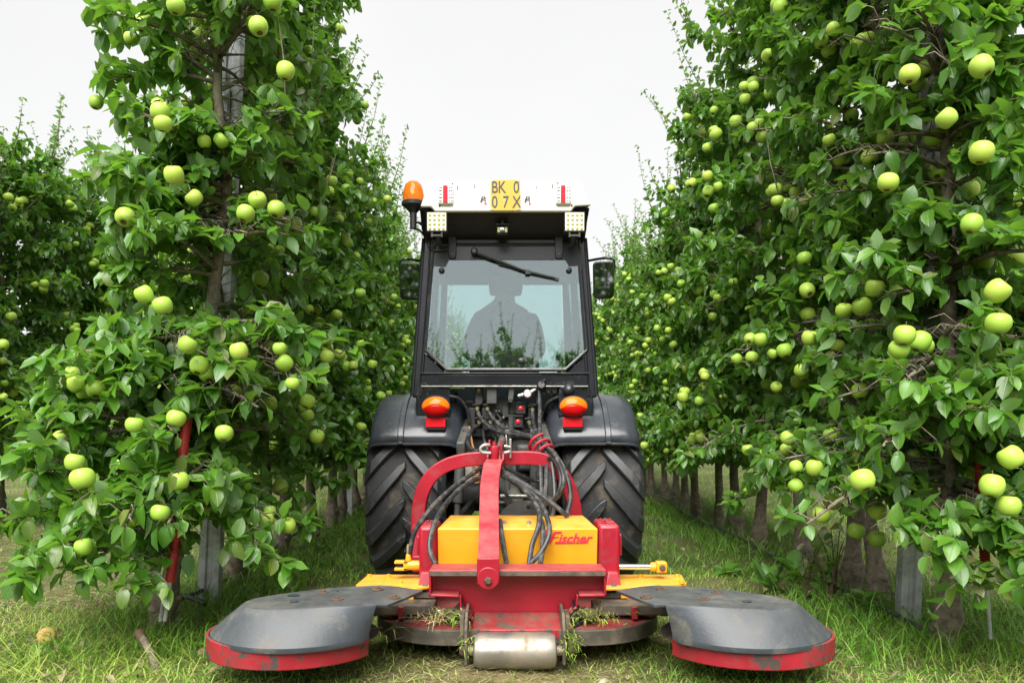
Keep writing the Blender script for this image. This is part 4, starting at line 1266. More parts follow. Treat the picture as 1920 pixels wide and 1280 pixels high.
# upper brackets
q = at(898, 733, 4.36); b = MB(); b.box(q.x - .022, q.x + .022, q.y, q.y + .05, q.z - .07, q.z + .022); br = b.build('lamp_bracket', M['grey_iron'], tractor, .004)
b = MB(); b.lathe([(.017, .0), (.016, -.016), (.008, -.024)], q + Vector((0, 0, .005)), (0, 1, 0), 16); b.build('bracket_knob', M['brass'], br)
q = at(922, 733, 4.30); b = MB(); b.box(q.x - .028, q.x + .028, q.y, q.y + .06, q.z - .07, q.z + .02); b.cyl((q.x, q.y + .03, q.z + .02), (q.x, q.y + .03, q.z + .085), .019, 16); b.box(q.x - .028, q.x + .028, q.y + .06, 4.66, q.z - .06, q.z - .03); b.build('filler_neck', M['grey_iron'], tractor, .004)
b = MB(); b.beam(at(957, 750, 4.30), at(961, 716, 4.30), .030, .012, (0, 1, 0)); b.beam(at(961, 720, 4.29), at(966, 709, 4.29), .014, .014, (0, 1, 0)); b.cyl(at(961, 722, 4.29), at(967, 721, 4.29), .012, 10)
b.beam(at(957, 750, 4.30), at(955, 757, 4.42), .024, .02, (0, 1, 0)); b.build('hitch_lever', M['grey_iron'], tractor, .003)
q = at(989, 738, 4.27)
b = MB(); b.lathe([(.024, .03), (.024, 0), (.019, -.004)], q, (0, 1, 0), 20); b.tube([q + Vector((-.05, .02, -.012)), q + Vector((-.01, .015, 0))], .011, 8); b.tube([q + Vector((.01, .015, .004)), at(1008, 726, 4.30)], .012, 8)
sw = b.build('height_knob', M['zinc'], tractor)
b = MB(); b.lathe([(.019, 0), (.018, -.006), (.0, -.008)], q + Vector((0, -.004, 0)), (0, 1, 0), 18); b.build('pink_cap', M['pink_cap'], sw)
q = at(1028, 732, 4.32); b = MB(); b.box(q.x - .068, q.x + .058, q.y, q.y + .04, q.z - .028, q.z + .026); b.box(q.x - .068, q.x - .05, q.y + .01, q.y + .06, q.z - .08, q.z + .02); sk = b.build('socket_plate', M['grey_iron'], tractor, .008)
for dx in (.000, .034):
    b = MB(); b.lathe([(.016, 0), (.016, -.016), (.012, -.02)], q + Vector((dx, 0, -.004)), (0, 1, 0), 14); b.box(q.x + dx - .017, q.x + dx + .017, q.y - .022, q.y - .004, q.z - .002, q.z + .018); b.build('socket', M['plastic'], sk, .002)
q = at(1015, 722, 4.27); b = MB(); b.lathe([(.026, .03), (.026, .0), (.018, -.012)], q, (0, 1, -.25), 18); b.beam(q + Vector((0, .0, .012)), q + Vector((.02, .0, .034)), .02, .012); b.build('trailer_socket', M['plastic'], tractor)
q = at(1067, 731, 4.24); b = MB(); b.lathe([(.034, .04), (.034, .0), (.026, -.018), (.012, -.026), (.0, -.028)], q, (0, 1, 0), 22); b.build('horn', M['black_paint'], tractor)
# lift arms, lower links, stabilisers
for s in (-1, 1):
    b = MB(); b.beam((TX + s * .21, 4.55, .93), (TX + s * .23, 4.05, .80), .045, .07); b.build('lift_arm', M['grey_iron'], tractor, .008)
    b = MB(); b.beam((TX + s * .19, 4.62, .45), (TX + s * .30, 3.62, .36), .035, .075); b.build('lower_link', M['black_paint'], tractor, .008)
    b = MB(); b.tube([(TX + s * .23, 4.08, .79), (TX + s * .25, 4.05, .42)], [.016, .016], 10); b.tube([(TX + s * .235, 4.07, .70), (TX + s * .245, 4.06, .52)], .027, 12); b.build('lift_rod', M['grey_iron'], tractor)
q = at(880, 888, 4.0); b = MB(); b.box(q.x - .022, q.x + .018, q.y, q.y + .05, q.z - .05, q.z + .06); spb = b.build('spring_bracket', M['zinc'], tractor, .003)
b = MB()
for k in range(12): b.tube([Vector((q.x + .037 + .017 * math.cos(a), q.y + .017 * math.sin(a), q.z - .05 + .0085 * k + .0085 * a / 6.28)) for a in np.linspace(0, 6.28, 9)], .0035, 5)
b.build('lift_spring', M['copper'], spb)
b = MB(); b.tube([at(897, 850, 4.1), at(887, 838, 4.15), at(880, 800, 4.3)], .006, 6, smooth=4); b.build('copper_pipe', M['copper'], tractor)
for pts in ([(843, 742, 4.27), (862, 748, 4.29), (876, 768, 4.32), (882, 800, 4.36)], [(1050, 742, 4.3), (1030, 752, 4.33), (1018, 770, 4.38), (1012, 800, 4.4)], [(874, 752, 4.4), (890, 753, 4.4), (905, 756, 4.42)], [(905, 805, 4.36), (908, 825, 4.3), (915, 845, 4.25)], [(925, 805, 4.36), (930, 822, 4.3), (924, 842, 4.22)]):
    b = MB(); b.tube([at(*p) for p in pts], .0085, 7, smooth=5); b.build('cable', M['hose'], tractor)
b = MB(); b.tube([at(876, 805, 4.25), at(876, 850, 4.22)], .022, 8); b.build('stabiliser', M['grey_iron'], tractor)
# top link, drawbar frame and PTO guard behind the arch
b = MB(); b.tube([at(945, 815, 4.35), at(936, 842, 3.80)], [.024, .018], 12); b.build('top_link', M['grey_iron'], tractor)
b = MB(); b.box(TX - .10, TX + .09, 4.2, 4.42, .34, .42); b.box(TX - .09, TX + .16, 4.14, 4.2, .50, .515); b.box(TX + .0, TX + .03, 4.15, 4.3, .5, .9); b.box(TX + .14, TX + .19, 4.2, 4.4, .55, .90); b.build('drawbar_frame', M['grey_iron'], tractor, .006)
q = at(985, 850, 4.3); b = MB(); b.box(q.x - .05, q.x + .09, q.y, q.y + .08, q.z - .10, q.z + .05); b.build('gearbox_cover', M['grey_iron'], tractor, .02)
b = MB()
for k in range(7): b.lathe([(.011, 0), (.011, .012)], at(1003, 885 + k * 6, 4.15), (0, 0, 1), 8)
b.cyl(at(1003, 880, 4.15), at(1003, 935, 4.15), .007, 8); b.build('lift_chain', M['grey_iron'], tractor)

# ------------------------------------------------------------------ the driver, seated, back to the camera
def skin_figure(name, joints, edges, mat, parent=None, sub=2, root=0):
    o0 = origin(parent)
    me = bpy.data.meshes.new(name)
    me.from_pydata([tuple(Vector(j[0]) - o0) for j in joints], edges, [])
    o = bpy.data.objects.new(name, me); COL.objects.link(o)
    if parent is not None: o.parent = parent
    md = o.modifiers.new('skin', 'SKIN'); md.use_smooth_shade = True; md.branch_smoothing = .4
    for i, j in enumerate(joints):
        rr = j[1]; me.skin_vertices[0].data[i].radius = (rr, rr) if not isinstance(rr, tuple) else rr
        me.skin_vertices[0].data[i].use_root = (i == root)
    for i, j in enumerate(joints):
        if len(j) > 2: me.skin_vertices[0].data[i].use_root = True
    md = o.modifiers.new('sub', 'SUBSURF'); md.levels = sub; md.render_levels = sub
    me.materials.append(mat)
    return o
DX = TX - .01
person = thing('person', (DX, 4.78, 1.20), 'person in dark jacket and brimmed cap on the tractor seat, back to the rear window', 'person')
J = []; E = []
def j(x, y, z, r, prev=None, *fl):
    J.append(((DX + x, y, z), r, *fl)); k = len(J) - 1
    if prev is not None: E.append((prev, k))
    return k
pel = j(0, 4.78, 1.28, .13)
sp1 = j(.0, 4.76, 1.42, .125, pel); sp2 = j(.005, 4.78, 1.56, .14, sp1); ch = j(.01, 4.80, 1.63, .10, sp2)
nk = j(.012, 4.82, 1.70, .058, ch); hd0 = j(.016, 4.84, 1.76, .082, nk); hd1 = j(.016, 4.845, 1.84, .092, hd0); hd2 = j(.016, 4.84, 1.90, .066, hd1)
ns = j(-.015, 4.945, 1.81, .012, hd1)
for s in (-1, 1):
    sh = j(s * .145, 4.80, 1.59, .062, ch); el_ = j(s * .225, 4.96, 1.40, .048, sh); wr = j(s * .19, 5.16, 1.37, .030, el_)
    pa = j(s * .175, 5.22, 1.375, .034, wr)
    for k in range(4):
        kx = s * (.175 - .03 + .02 * k)
        f1 = j(kx, 5.262, 1.39 - .004 * abs(k - 1.5), .010, pa); f2 = j(kx, 5.278, 1.365, .009, f1); j(kx, 5.262, 1.345, .008, f2)
    th = j(s * .135, 5.235, 1.385, .011, pa); j(s * .128, 5.25, 1.36, .009, th)
    hp = j(s * .10, 4.82, 1.27, .095, pel); kn = j(s * .17, 5.18, 1.24, .065, hp); an = j(s * .16, 5.28, .98, .042, kn); j(s * .16, 5.40, .945, .038, an)
body = skin_figure('body', J, E, M['skin'], person)
J, E = [], []
pel = j(0, 4.78, 1.26, .145); sp1 = j(0, 4.755, 1.42, .15, pel); sp2 = j(.005, 4.775, 1.56, .165, sp1); ch = j(.01, 4.80, 1.63, .12, sp2); j(.012, 4.815, 1.675, .072, ch)
for s in (-1, 1):
    sh = j(s * .15 + .012, 4.80, 1.585 + s * .012, .074, ch); el_ = j(s * .225, 4.96, 1.40, .056, sh); j(s * .20, 5.14, 1.37, .044, el_)
skin_figure('jacket', J, E, M['jacket'], person)
J, E = [], []
pel = j(0, 4.79, 1.25, .148)
for s in (-1, 1):
    hp = j(s * .10, 4.84, 1.265, .108, pel); kn = j(s * .17, 5.18, 1.24, .078, hp); j(s * .16, 5.27, 1.0, .055, kn)
skin_figure('trousers', J, E, M['trousers'], person)
for s in (-1, 1):
    J, E = [], []; a_ = j(s * .16, 5.27, 1.0, .055); b_ = j(s * .16, 5.29, .955, .052, a_); j(s * .16, 5.42, .94, .045, b_)
    skin_figure('boot', J, E, M['boots'], person)
    b = MB(); b.lathe([(.0, 0), (.018, .003), (.022, .010), (.012, .014)], (DX + .016 + s * .092, 4.845, 1.80), (s, -.2, 0), 12, 0, True, ((0, 0, 1), .6)); b.build('ear', M['skin'], person)
for s in (-1, 1):
    b = MB(); b.lathe([(.011, -.004), (.009, .004), (.0, .007)], (DX + s * .03 - .005, 4.925, 1.835), (0, 1, 0), 10); b.build('eye', M['ink'], person)
b = MB(); b.beam((DX - .03, 4.925, 1.765), (DX + .02, 4.925, 1.765), .012, .008); b.build('mouth', M['skin'], person, .003)
b = MB(); b.lathe([(.094, 0), (.101, .03), (.102, .07), (.095, .10)], (DX + .016, 4.835, 1.735), (0, -.05, 1), 20, 0, False); b.build('hair', M['hair'], person, 0, solid=.008)
b = MB(); b.lathe([(.118, -.008), (.116, -.003), (.106, .004), (.110, .05), (.10, .085), (.06, .105), (.0, .11)], (DX + .014, 4.84, 1.835), (.02, -.06, 1), 24, 0, False); b.build('cap', M['cap'], person, 0, solid=.006)
# ------------------------------------------------------------------ the mulching mower on the three point linkage
mower = thing('mower', (.03, 3.1, 0), 'red and yellow mulching mower with two grey swing discs, mounted behind the tractor', 'mower')
def pl(x, y, Y): return at(x, y, Y)

# main red carrier: lip, sunk face, narrowed waist and foot plate
b = MB()
lx0, lx1 = pl(805, 0, 3.05).x, pl(1136, 0, 3.05).x
zt = .362
b.prism([Vector((lx0, 3.03, zt)), Vector((lx0, 3.03, zt - .022)), Vector((lx0, 3.045, zt - .022)), Vector((lx0, 3.045, zt - .014)), Vector((lx0, 3.20, zt - .020)), Vector((lx0, 3.20, zt - .006))], (lx1 - lx0, 0, 0))
lip = b.build('carrier_lip', M['red_paint'], mower, .004)
b = MB(); b.box(lx0 + .004, lx1 - .004, 3.0275, 3.031, zt - .023, zt - .006); b.build('dirt_strip', M['dirty_iron'], lip, .001)
b = MB()
face = [(808, 1070), (1132, 1070), (1132, 1109), (1083, 1110), (1080, 1133), (1058, 1152), (1056, 1168), (886, 1168), (884, 1152), (864, 1134), (862, 1111), (808, 1109)]
b.prism([pl(x, y, 3.13) for x, y in face], (0, .015, 0))
plate_ = b.build('carrier_plate', M['red_paint'], mower, .003)
# flanges that stand proud along the stepped edges of the plate
edge = face[1:] + [face[0]]
for part_ in (edge[:7], edge[6:]):
    b = MB()
    for i in range(len(part_) - 1):
        (x0, y0), (x1, y1) = part_[i], part_[i + 1]
        if y0 > 1160 and y1 > 1160: continue
        p0, p1 = pl(x0, y0, 3.12), pl(x1, y1, 3.12)
        dep = .085 if y0 < 1112 and y1 < 1112 else .06
        q0, q1 = p0 + Vector((0, .005 - dep, 0)), p1 + Vector((0, .005 - dep, 0))
        t = (p1 - p0).normalized(); nn = Vector((-t.z, 0, t.x)) * .008
        b.add([p0, p1, q1, q0, p0 - nn, p1 - nn, q1 - nn, q0 - nn], [(0, 1, 2, 3), (7, 6, 5, 4), (0, 4, 5, 1), (1, 5, 6, 2), (2, 6, 7, 3), (3, 7, 4, 0)])
    b.build('carrier_flange', M['red_paint'], plate_, .002)
fx0, fx1 = pl(886, 0, 2.99).x, pl(1053, 0, 2.99).x
z0, z1 = pl(0, 1197, 2.99).z, pl(0, 1179, 2.99).z
b = MB(); b.prism([Vector((fx0, 2.985, z0)), Vector((fx0, 2.985, z1)), Vector((fx0, 3.12, .175)), Vector((fx0, 3.14, .160)), Vector((fx0, 3.0, z0))], (fx1 - fx0, 0, 0)); foot = b.build('foot_plate', M['red_worn'], mower, .004)
# roller
rx0, rx1 = pl(888, 0, 2.94).x, pl(1043, 0, 2.94).x
b = MB(); L_ = rx1 - rx0; r0 = .068
b.lathe([(.020, -.03), (.020, 0), (r0 * .70, .0), (r0 * .88, .006), (r0 * .98, .022), (r0, .045), (r0, L_ - .045), (r0 * .98, L_ - .022), (r0 * .88, L_ - .006), (r0 * .70, L_), (.020, L_), (.020, L_ + .03)], (rx0, 2.945, r0 + .004), (1, 0, 0), 40)
b.build('roller', M['steel_worn'], mower, 0, 2, 30)
for x, s in ((rx0 - .022, -1), (rx1 + .022, 1)):
    b = MB(); b.prism([Vector((x, 2.90, .03)), Vector((x, 2.90, .16)), Vector((x, 2.96, .215)), Vector((x, 3.12, .215)), Vector((x, 3.12, .10)), Vector((x, 3.0, .03))], (s * .012, 0, 0))
    b.box(min(x + s * .014, x + s * .03), max(x + s * .014, x + s * .03), 2.93, 3.05, .11, .205)
    arm = b.build('roller_arm', M['dirty_iron'], mower, .003)
    for zz, rr in ((.072, .020), (.125, .010), (.18, .010)):
        b = MB(); b.lathe([(rr, 0), (rr, .012), (rr * .6, .02)], (x + s * .012, 2.945, zz), (s, 0, 0), 6); b.build('bolt', M['rust'], arm)

# yellow drive cover
xL, xR = pl(820, 0, 3.33).x, pl(1121, 0, 3.33).x
zF, zK = pl(0, 990, 3.33).z, pl(0, 971, 3.46).z - .006
b = MB()
sec = [(3.345, .30), (3.325, zF), (3.46, zK), (3.66, zK - .005), (3.70, .30)]
V = []
for x, ins in ((xL, 1), (xR, -1)):
    for (y, z) in sec: V.append((x + (.030 * ins if y > 3.4 else 0), y, z))
b.add(V, [(0, 1, 2, 3, 4), (9, 8, 7, 6, 5), (0, 5, 6, 1), (1, 6, 7, 2), (2, 7, 8, 3), (3, 8, 9, 4), (4, 9, 5, 0)])
cov = b.build('drive_cover', M['yellow_paint'], mower, .006)
for (x, y) in ((946, 976), (992, 975)):
    c = pl(x, y, 3.40)
    b = MB(); b.lathe([(.014, -.004), (.014, .002), (.009, .002), (.009, .012), (.005, .013)], (c.x, 3.40, zF + (zK - zF) * .55), (0, 0, 1), 8); b.build('cover_bolt', M['zinc'], cov)
# lettering on the cover
c = pl(1074, 1008, 3.322); yF = 3.3245
def fy(z): return 3.325 + (zF - z) * (.02 / (zF - .30)) - .0022
lettering('lettering', 'ischer', .054, M['logo_red'], cov, (pl(1077, 0, 3.32).x, fy(c.z), c.z - .004), shear=.32, width=1.08, thick=.0012, align='CENTER')
fm = MB()                                    # the tall initial, drawn as a bar with a hook
def dp(x, y): 
    q = pl(x, y, 3.322); return Vector((q.x, fy(q.z), q.z))
fm.prism([dp(1030, 1019.5), dp(1033, 1019.5), dp(1042, 1000), dp(1053, 999.5), dp(1054, 996), dp(1041, 996), dp(1036.5, 1000)], (0, -.0008, 0))
fm.prism([dp(1037, 1008.5), dp(1048, 1007.5), dp(1048.6, 1005.8), dp(1038, 1006.6)], (0, -.0008, 0))
fm.build('lettering', M['logo_red'], cov, 0, smooth=False)
b = MB(); b.prism([dp(1040, 1019.4), dp(1098, 1018.2), dp(1100, 1014), dp(1042, 1015)], (0, -.0006, 0)); b.build('emblem', M['logo_red'], cov, 0, smooth=False)
q = dp(1070, 1016.7); lettering('lettering', 'MULCHGERÄTE', .0098, M['plate_yellow'], cov, (q.x, q.y - .0016, q.z), shear=.25, width=1.35, align='CENTER', spacing=1.25)
b = MB(); b.prism([dp(1019, 992), dp(1026, 992), dp(1028, 1010), dp(1023, 1012)], (0, -.0005, 0)); b.build('emblem', M['decal_pink'], cov, 0, smooth=False)
b = MB(); b.prism([dp(1012, 1019.5), dp(1016, 1019.5), dp(1022, 1011), dp(1029, 1012), dp(1030, 1010), dp(1021, 1008.5), dp(1016, 1011)], (0, -.0006, 0)); b.build('emblem', M['logo_red'], cov, 0, smooth=False)

# red end housings and their feet
for (x0, x1, yt, s) in ((785, 820, 979, -1), (1121.5, 1163, 976, 1)):
    X0, X1 = pl(x0, 0, 3.32).x, pl(x1, 0, 3.32).x
    if s < 0: X1 -= .003
    else: X0 += .003
    z1 = pl(0, yt + 8, 3.32).z
    b = MB(); b.box(X0, X1, 3.325, 3.56, .255, z1); hs_ = b.build('gear_housing', M['red_paint'], mower, .016, 3)
    b = MB(); xo = X0 if s < 0 else X1
    b.box(min(xo, xo + s * .014), max(xo, xo + s * .014), 3.36, 3.52, .36, z1 - .045); b.build('bearing_plate', M['red_paint'], hs_, .006)
    for k, (dx, dy) in enumerate(((.3, .05), (.75, .05), (.75, .17), (.3, .17))):
        c = (X0 + (X1 - X0) * dx, 3.325 + dy, z1 - .001)
        rr = .012 if k == (0 if s > 0 else 1) else .007
        b = MB(); b.lathe([(rr, 0), (rr, .006), (rr * .75, .008), (rr * .75, .016 if rr > .01 else .008), (rr * .4, .018 if rr > .01 else .009)], c, (0, 0, 1), 8); b.build('bolt', M['red_paint'], hs_)
    b = MB(); xa, xb = (X0 + .012, X0 + .055) if s < 0 else (X1 - .055, X1 - .012)
    b.prism([Vector((xa, 3.30, .30)), Vector((xb, 3.30, .30)), Vector((xb + .012, 3.28, .235)), Vector((xb + .012, 3.28, .222)), Vector((xa - .012, 3.28, .222)), Vector((xa - .012, 3.28, .235))], (0, .16, 0)); ft = b.build('housing_foot', M['red_paint'], hs_, .004)
    b = MB(); b.lathe([(.013, 0), (.013, .01), (.008, .012)], ((xa + xb) / 2, 3.276, .245), (0, -1, .4), 6); b.build('bolt', M['dirty_iron'], ft)
    b = MB(); b.box(xa - .02, xb + .02, 3.265, 3.50, .200, .2215); b.build('foot_pad', M['dirty_iron'], hs_)

# yellow swing beams
for pts, s in (([(667, 1099, 3.30), (690, 1076, 3.52), (806, 1076, 3.52), (806, 1104, 3.27), (775, 1110, 3.22)], -1), ([(1287, 1096, 3.33), (1278, 1075, 3.52), (1135, 1074, 3.52), (1135, 1108, 3.23), (1165, 1106, 3.24)], 1)):
    zb_ = .248
    P_ = [Vector(((x - CX) * Y / F, Y, zb_)) for x, y, Y in pts]
    b = MB(); b.prism(P_, (0, 0, -.012)); bm_ = b.build('swing_beam', M['yellow_paint'], mower, .003)
    b = MB(); a_, c_ = P_[0], P_[-1]
    b.beam(a_ + Vector((0, .012, -.03)), c_ + Vector((0, .012, -.03)), .01, .036)
    b.beam(P_[1] + Vector((0, -.012, -.03)), P_[2] + Vector((0, -.012, -.03)), .01, .036)
    b.build('beam_web', M['yellow_paint'], bm_, .002)
    bx = ((692, 1077), (729, 1077), (752, 1096)) if s < 0 else ((1201, 1076), (1270, 1075), (1278, 1092))
    for (x, y) in bx:
        Yb = 3.46 if y < 1080 else 3.33
        b = MB(); b.lathe([(.014, 0), (.014, .003), (.010, .003), (.010, .012), (.006, .013)], ((x - CX) * Yb / F, Yb, zb_), (0, 0, 1), 6); b.build('bolt', M['yellow_paint'], bm_)
# outer arms under the covers
for s, xo in ((-1, -.81), (1, .925)):
    b = MB(); b.box(min(s * .32 + .03, xo), max(s * .32 + .03, xo), 3.12, 3.22, .160, .205); b.box(xo - .07, xo + .07, 2.90, 3.2, .165, .215); b.build('swing_arm', M['dirty_iron'], mower, .006)

# hydraulic cylinders
c0, c1 = pl(742, 1059, 3.42), pl(800, 1059, 3.42)
b = MB(); b.tube([c0 + Vector((.04, 0, 0)), c1], .021, 14); b.box(c0.x - .004, c0.x + .055, 3.40, 3.44, c0.z - .021, c0.z - .009); b.box(c0.x - .004, c0.x + .055, 3.40, 3.44, c0.z + .009, c0.z + .021); b.box(c0.x + .036, c0.x + .055, 3.40, 3.44, c0.z - .021, c0.z + .021)
f_ = pl(766, 1046, 3.42); b.lathe([(.015, -.012), (.012, .012), (.010, .02)], (f_.x, 3.42, f_.z), (0, 0, 1), 12)
cy = b.build('hydraulic_cylinder', M['yellow_paint'], mower, .003)
b = MB(); b.lathe([(.009, .016), (.009, .05), (.006, .062)], (f_.x, 3.42, f_.z), (0, 0, 1), 8); b.build('hose_end', M['brass'], cy)
c0, c1 = pl(1160, 1062, 3.42), pl(1222, 1062, 3.42)
b = MB(); b.tube([c0, c1], .0125, 14); rod = b.build('piston_rod', M['chrome'], mower)
b = MB(); b.tube([c1 + Vector((-.006, 0, 0)), c1 + Vector((.02, 0, 0))], .020, 14); b.box(c1.x + .018, c1.x + .064, 3.395, 3.445, c1.z - .022, c1.z + .024); rod2 = b.build('rod_eye', M['yellow_paint'], rod, .005)
b = MB(); b.lathe([(.014, 0), (.013, .008), (.008, .012)], (c1.x + .042, 3.394, c1.z), (0, -1, 0), 12); b.build('rod_pin', M['rust'], rod2)
for x0, x1, y in ((812, 836, 1144), (1117, 1142, 1143)):
    c0, c1 = pl(x0, y, 3.2), pl(x1, y, 3.2)
    b = MB(); b.tube([c0, c1], .009, 12); s_ = b.build('slide_rod', M['chrome'], mower)
    sg = -1 if x0 < 900 else 1
    a_ = c0 if sg < 0 else c1
    b = MB(); b.tube([a_, a_ + Vector((sg * .17, .0, 0))], .018, 12); b.tube([(c1 if sg < 0 else c0), (c1 if sg < 0 else c0) + Vector((-sg * .10, 0, 0))], .011, 10); b.build('cylinder_barrel', M['plastic'], s_)

# inner discs: red decks with worn dark rims
def ring_wall(b, cx, cy_, r0, r1, z0, z1, a0, a1, n=40, tilt=0.0):
    V, Fs = [], []
    for k in range(n + 1):
        a = R(a0 + (a1 - a0) * k / n)
        for (rr, z) in ((r0, z0), (r1, z0), (r1, z1), (r0, z1)):
            y = cy_ + rr * math.sin(a)
            V.append((cx + rr * math.cos(a), y, z + (y - cy_) * tilt))
    for k in range(n):
        for j_ in range(4):
            l = (j_ + 1) % 4
            Fs.append((k * 4 + j_, k * 4 + l, k * 4 + 4 + l, k * 4 + 4 + j_))
    if abs(a1 - a0) < 359: Fs += [(3, 2, 1, 0), (n * 4, n * 4 + 1, n * 4 + 2, n * 4 + 3)]
    b.add(V, Fs)
for s, cx in ((-1, -.215), (1, .305)):
    cy_ = 3.30
    b = MB(); b.lathe([(.0, .010), (.12, .010), (.322, .0), (.322, -.006), (.0, -.006)], (cx, cy_, .138), (0, 0, 1), 48, 0, False); dk = b.build('inner_disc', M['red_worn'], mower)
    b = MB(); ring_wall(b, cx, cy_, .318, .332, .082, .142, 0, 360, 56); b.build('disc_rim', M['deck_rim'], dk, .003)
    b = MB(); b.box(cx + s * .21 - .012, cx + s * .21 + .012, 3.10, 3.28, .15, .20); b.build('deck_rib', M['red_worn'], dk, .003)
    b = MB(); b.box(cx - .24, cx + .24, 3.284, 3.294, .072, .088); b.build('cutter', M['steel_worn'], dk)
# bent dark gusset between waist and inner disc
for s, xs in ((-1, 868), (1, 1074)):
    q = pl(xs, 1160, 3.05)
    b = MB(); b.prism([Vector((q.x, 3.0, .145)), Vector((q.x + s * -.0, 3.10, .235)), Vector((q.x + s * .085, 3.10, .15))], (0, .012, 0)); b.build('gusset', M['black_paint'], mower, .002)

# outer discs: red rim under a moulded grey cover
def spline2(P, k):
    return [(p.x, p.y) for p in spline([Vector((x, y, 0)) for x, y in P], k)]
def outer_disc(s, cx, cy_, r):
    tilt = math.tan(R(-2.0))
    b = MB(); ring_wall(b, cx, cy_, r - .012, r, .090, .166, 70 if s < 0 else -158, 338 if s < 0 else 110, 60, tilt); disc = b.build('outer_disc', M['red_worn'], mower, .004)
    b = MB(); b.lathe([(.0, .0), (r - .012, .0), (r - .012, .006), (.0, .02)], (cx, cy_, .135), (0, -tilt, 1), 40, 0, False); b.build('disc_deck', M['deck_rim'], disc)
    b = MB(); b.box(cx - .25, cx + .25, cy_ - .02, cy_ + .02, .086, .093); b.build('cutter', M['steel_worn'], disc)
    b = MB(); ring_wall(b, cx, cy_, .10, .16, .055, .09, 0, 360, 28); b.build('skid_dish', M['dirty_iron'], disc)
    # cover: crease outline and skirt outline run together, front inner corner round the nose to the back
    def mx_(x): return x if s < 0 else .10 - x
    top_c = [(-.4625, 2.737), (-.56, 2.716), (-.653, 2.702), (-.74, 2.694), (-.82, 2.692), (-.885, 2.706), (-.926, 2.738), (-.946, 2.785), (-.938, 2.843), (-.905, 2.895), (-.852, 2.94), (-.79, 2.98), (-.725, 3.008), (-.64, 3.03), (-.567, 3.044), (-.50, 3.06)]
    bot_c = [(-.4926, 2.752), (-.565, 2.680), (-.645, 2.628), (-.74, 2.602), (-.83, 2.606), (-.925, 2.640), (-1.005, 2.700), (-1.062, 2.780), (-1.085, 2.87), (-1.078, 2.96), (-1.035, 3.05), (-.965, 3.125), (-.87, 3.175), (-.76, 3.195), (-.64, 3.18), (-.53, 3.15)]
    zt_ = .288
    top = [Vector((mx_(x), y, zt_ + .004 * math.sin(x * 9))) for x, y in spline2(top_c, 3)]
    bot = [Vector((mx_(x), y, .172 + tilt * (y - cy_) * .6 + (.012 if k < 1 else 0))) for k, (x, y) in enumerate(spline2(bot_c, 3))]
    m = len(top)
    b = MB()
    lip_ = [t * .93 + q * .07 + Vector((0, 0, .002)) for t, q in zip(top, bot)]
    mid = [t * .45 + q * .55 + Vector((0, 0, .005)) for t, q in zip(top, bot)]
    low = [t * .04 + q * .96 for t, q in zip(top, bot)]
    edge_ = [q + Vector((0, 0, -.016)) for q in bot]
    V = top + lip_ + mid + low + bot + edge_; Fs = []
    for a_ in range(5):
        for k in range(m - 1): Fs.append((a_ * m + k, a_ * m + k + 1, (a_ + 1) * m + k + 1, (a_ + 1) * m + k))
    tongue = [Vector((mx_(-.425), 2.750, zt_ - .001)), Vector((mx_(-.405), 2.800, zt_ - .002)), Vector((mx_(-.325), 3.00, zt_ - .004)), Vector((mx_(-.434), 3.072, zt_ - .004))]
    base = len(V); V += tongue
    Fs.append(tuple(list(range(m)) + [base + 3, base + 2, base + 1, base]))
    b.add(V, Fs)
    cv = b.build('disc_cover', M['cover'], mower, .004, 2, 17, .010)
    # edge of the tongue, bolts and slots
    for (px_, py_, kind) in ((-.415, 2.86, 1), (-.50, 3.0, 1), (-.62, 2.83, 1), (-.70, 2.945, 1), (-.77, 2.80, 0), (-.66, 2.97, 0)) + (((-.80, 2.90, 2),) if s < 0 else ()):
        px_ = mx_(px_); zc_ = zt_ + .0055
        b = MB()
        if kind == 1: b.lathe([(.022, -.002), (.022, .0025), (.009, .003), (.009, .008), (.005, .009)], (px_, py_, zc_), (0, 0, 1), 14); b.build('bolt', M['rust'], cv)
        else: b.lathe([(.017 if kind == 0 else .024, 0), (.016, .0015), (0, .0015)], (px_, py_, zc_), (0, 0, 1), 14, 0, False, ((1, 0, 0), .6)); b.build('slot', M['ink'], cv)
outer_disc(-1, -.797, 2.93, .320)
outer_disc(1, .897, 2.93, .320)

# headstock: arch, strut, top link jaw
arch_px = [(783, 1000), (784, 960), (790, 925), (806, 894), (832, 873), (866, 862), (904, 858), (960, 857), (1005, 858), (1034, 868), (1056, 890), (1070, 920), (1078, 950), (1080, 985)]
P_ = spline([pl(x, y, 3.76) for x, y in arch_px], 5)
b = MB(); V, Fs = [], []
ctr = pl(932, 990, 3.76)
for i, p in enumerate(P_):
    t = (P_[min(i + 1, len(P_) - 1)] - P_[max(i - 1, 0)]).normalized()
    nrm = Vector((t.z, 0, -t.x))
    if nrm.dot(ctr - p) < 0: nrm = -nrm
    w = .030
    for (dn, dy) in ((-.030, -.03), (.036, -.03), (.036, .05), (-.030, .05)): V.append(p + nrm * dn + Vector((0, dy, 0)))
n = len(P_)
for i in range(n - 1):
    for k in range(4):
        l = (k + 1) % 4; Fs.append((i * 4 + k, i * 4 + l, i * 4 + 4 + l, i * 4 + 4 + k))
Fs += [(3, 2, 1, 0), (n * 4 - 4, n * 4 - 3, n * 4 - 2, n * 4 - 1)]
b.add(V, Fs); arch = b.build('headstock_arch', M['red_paint'], mower, .005)
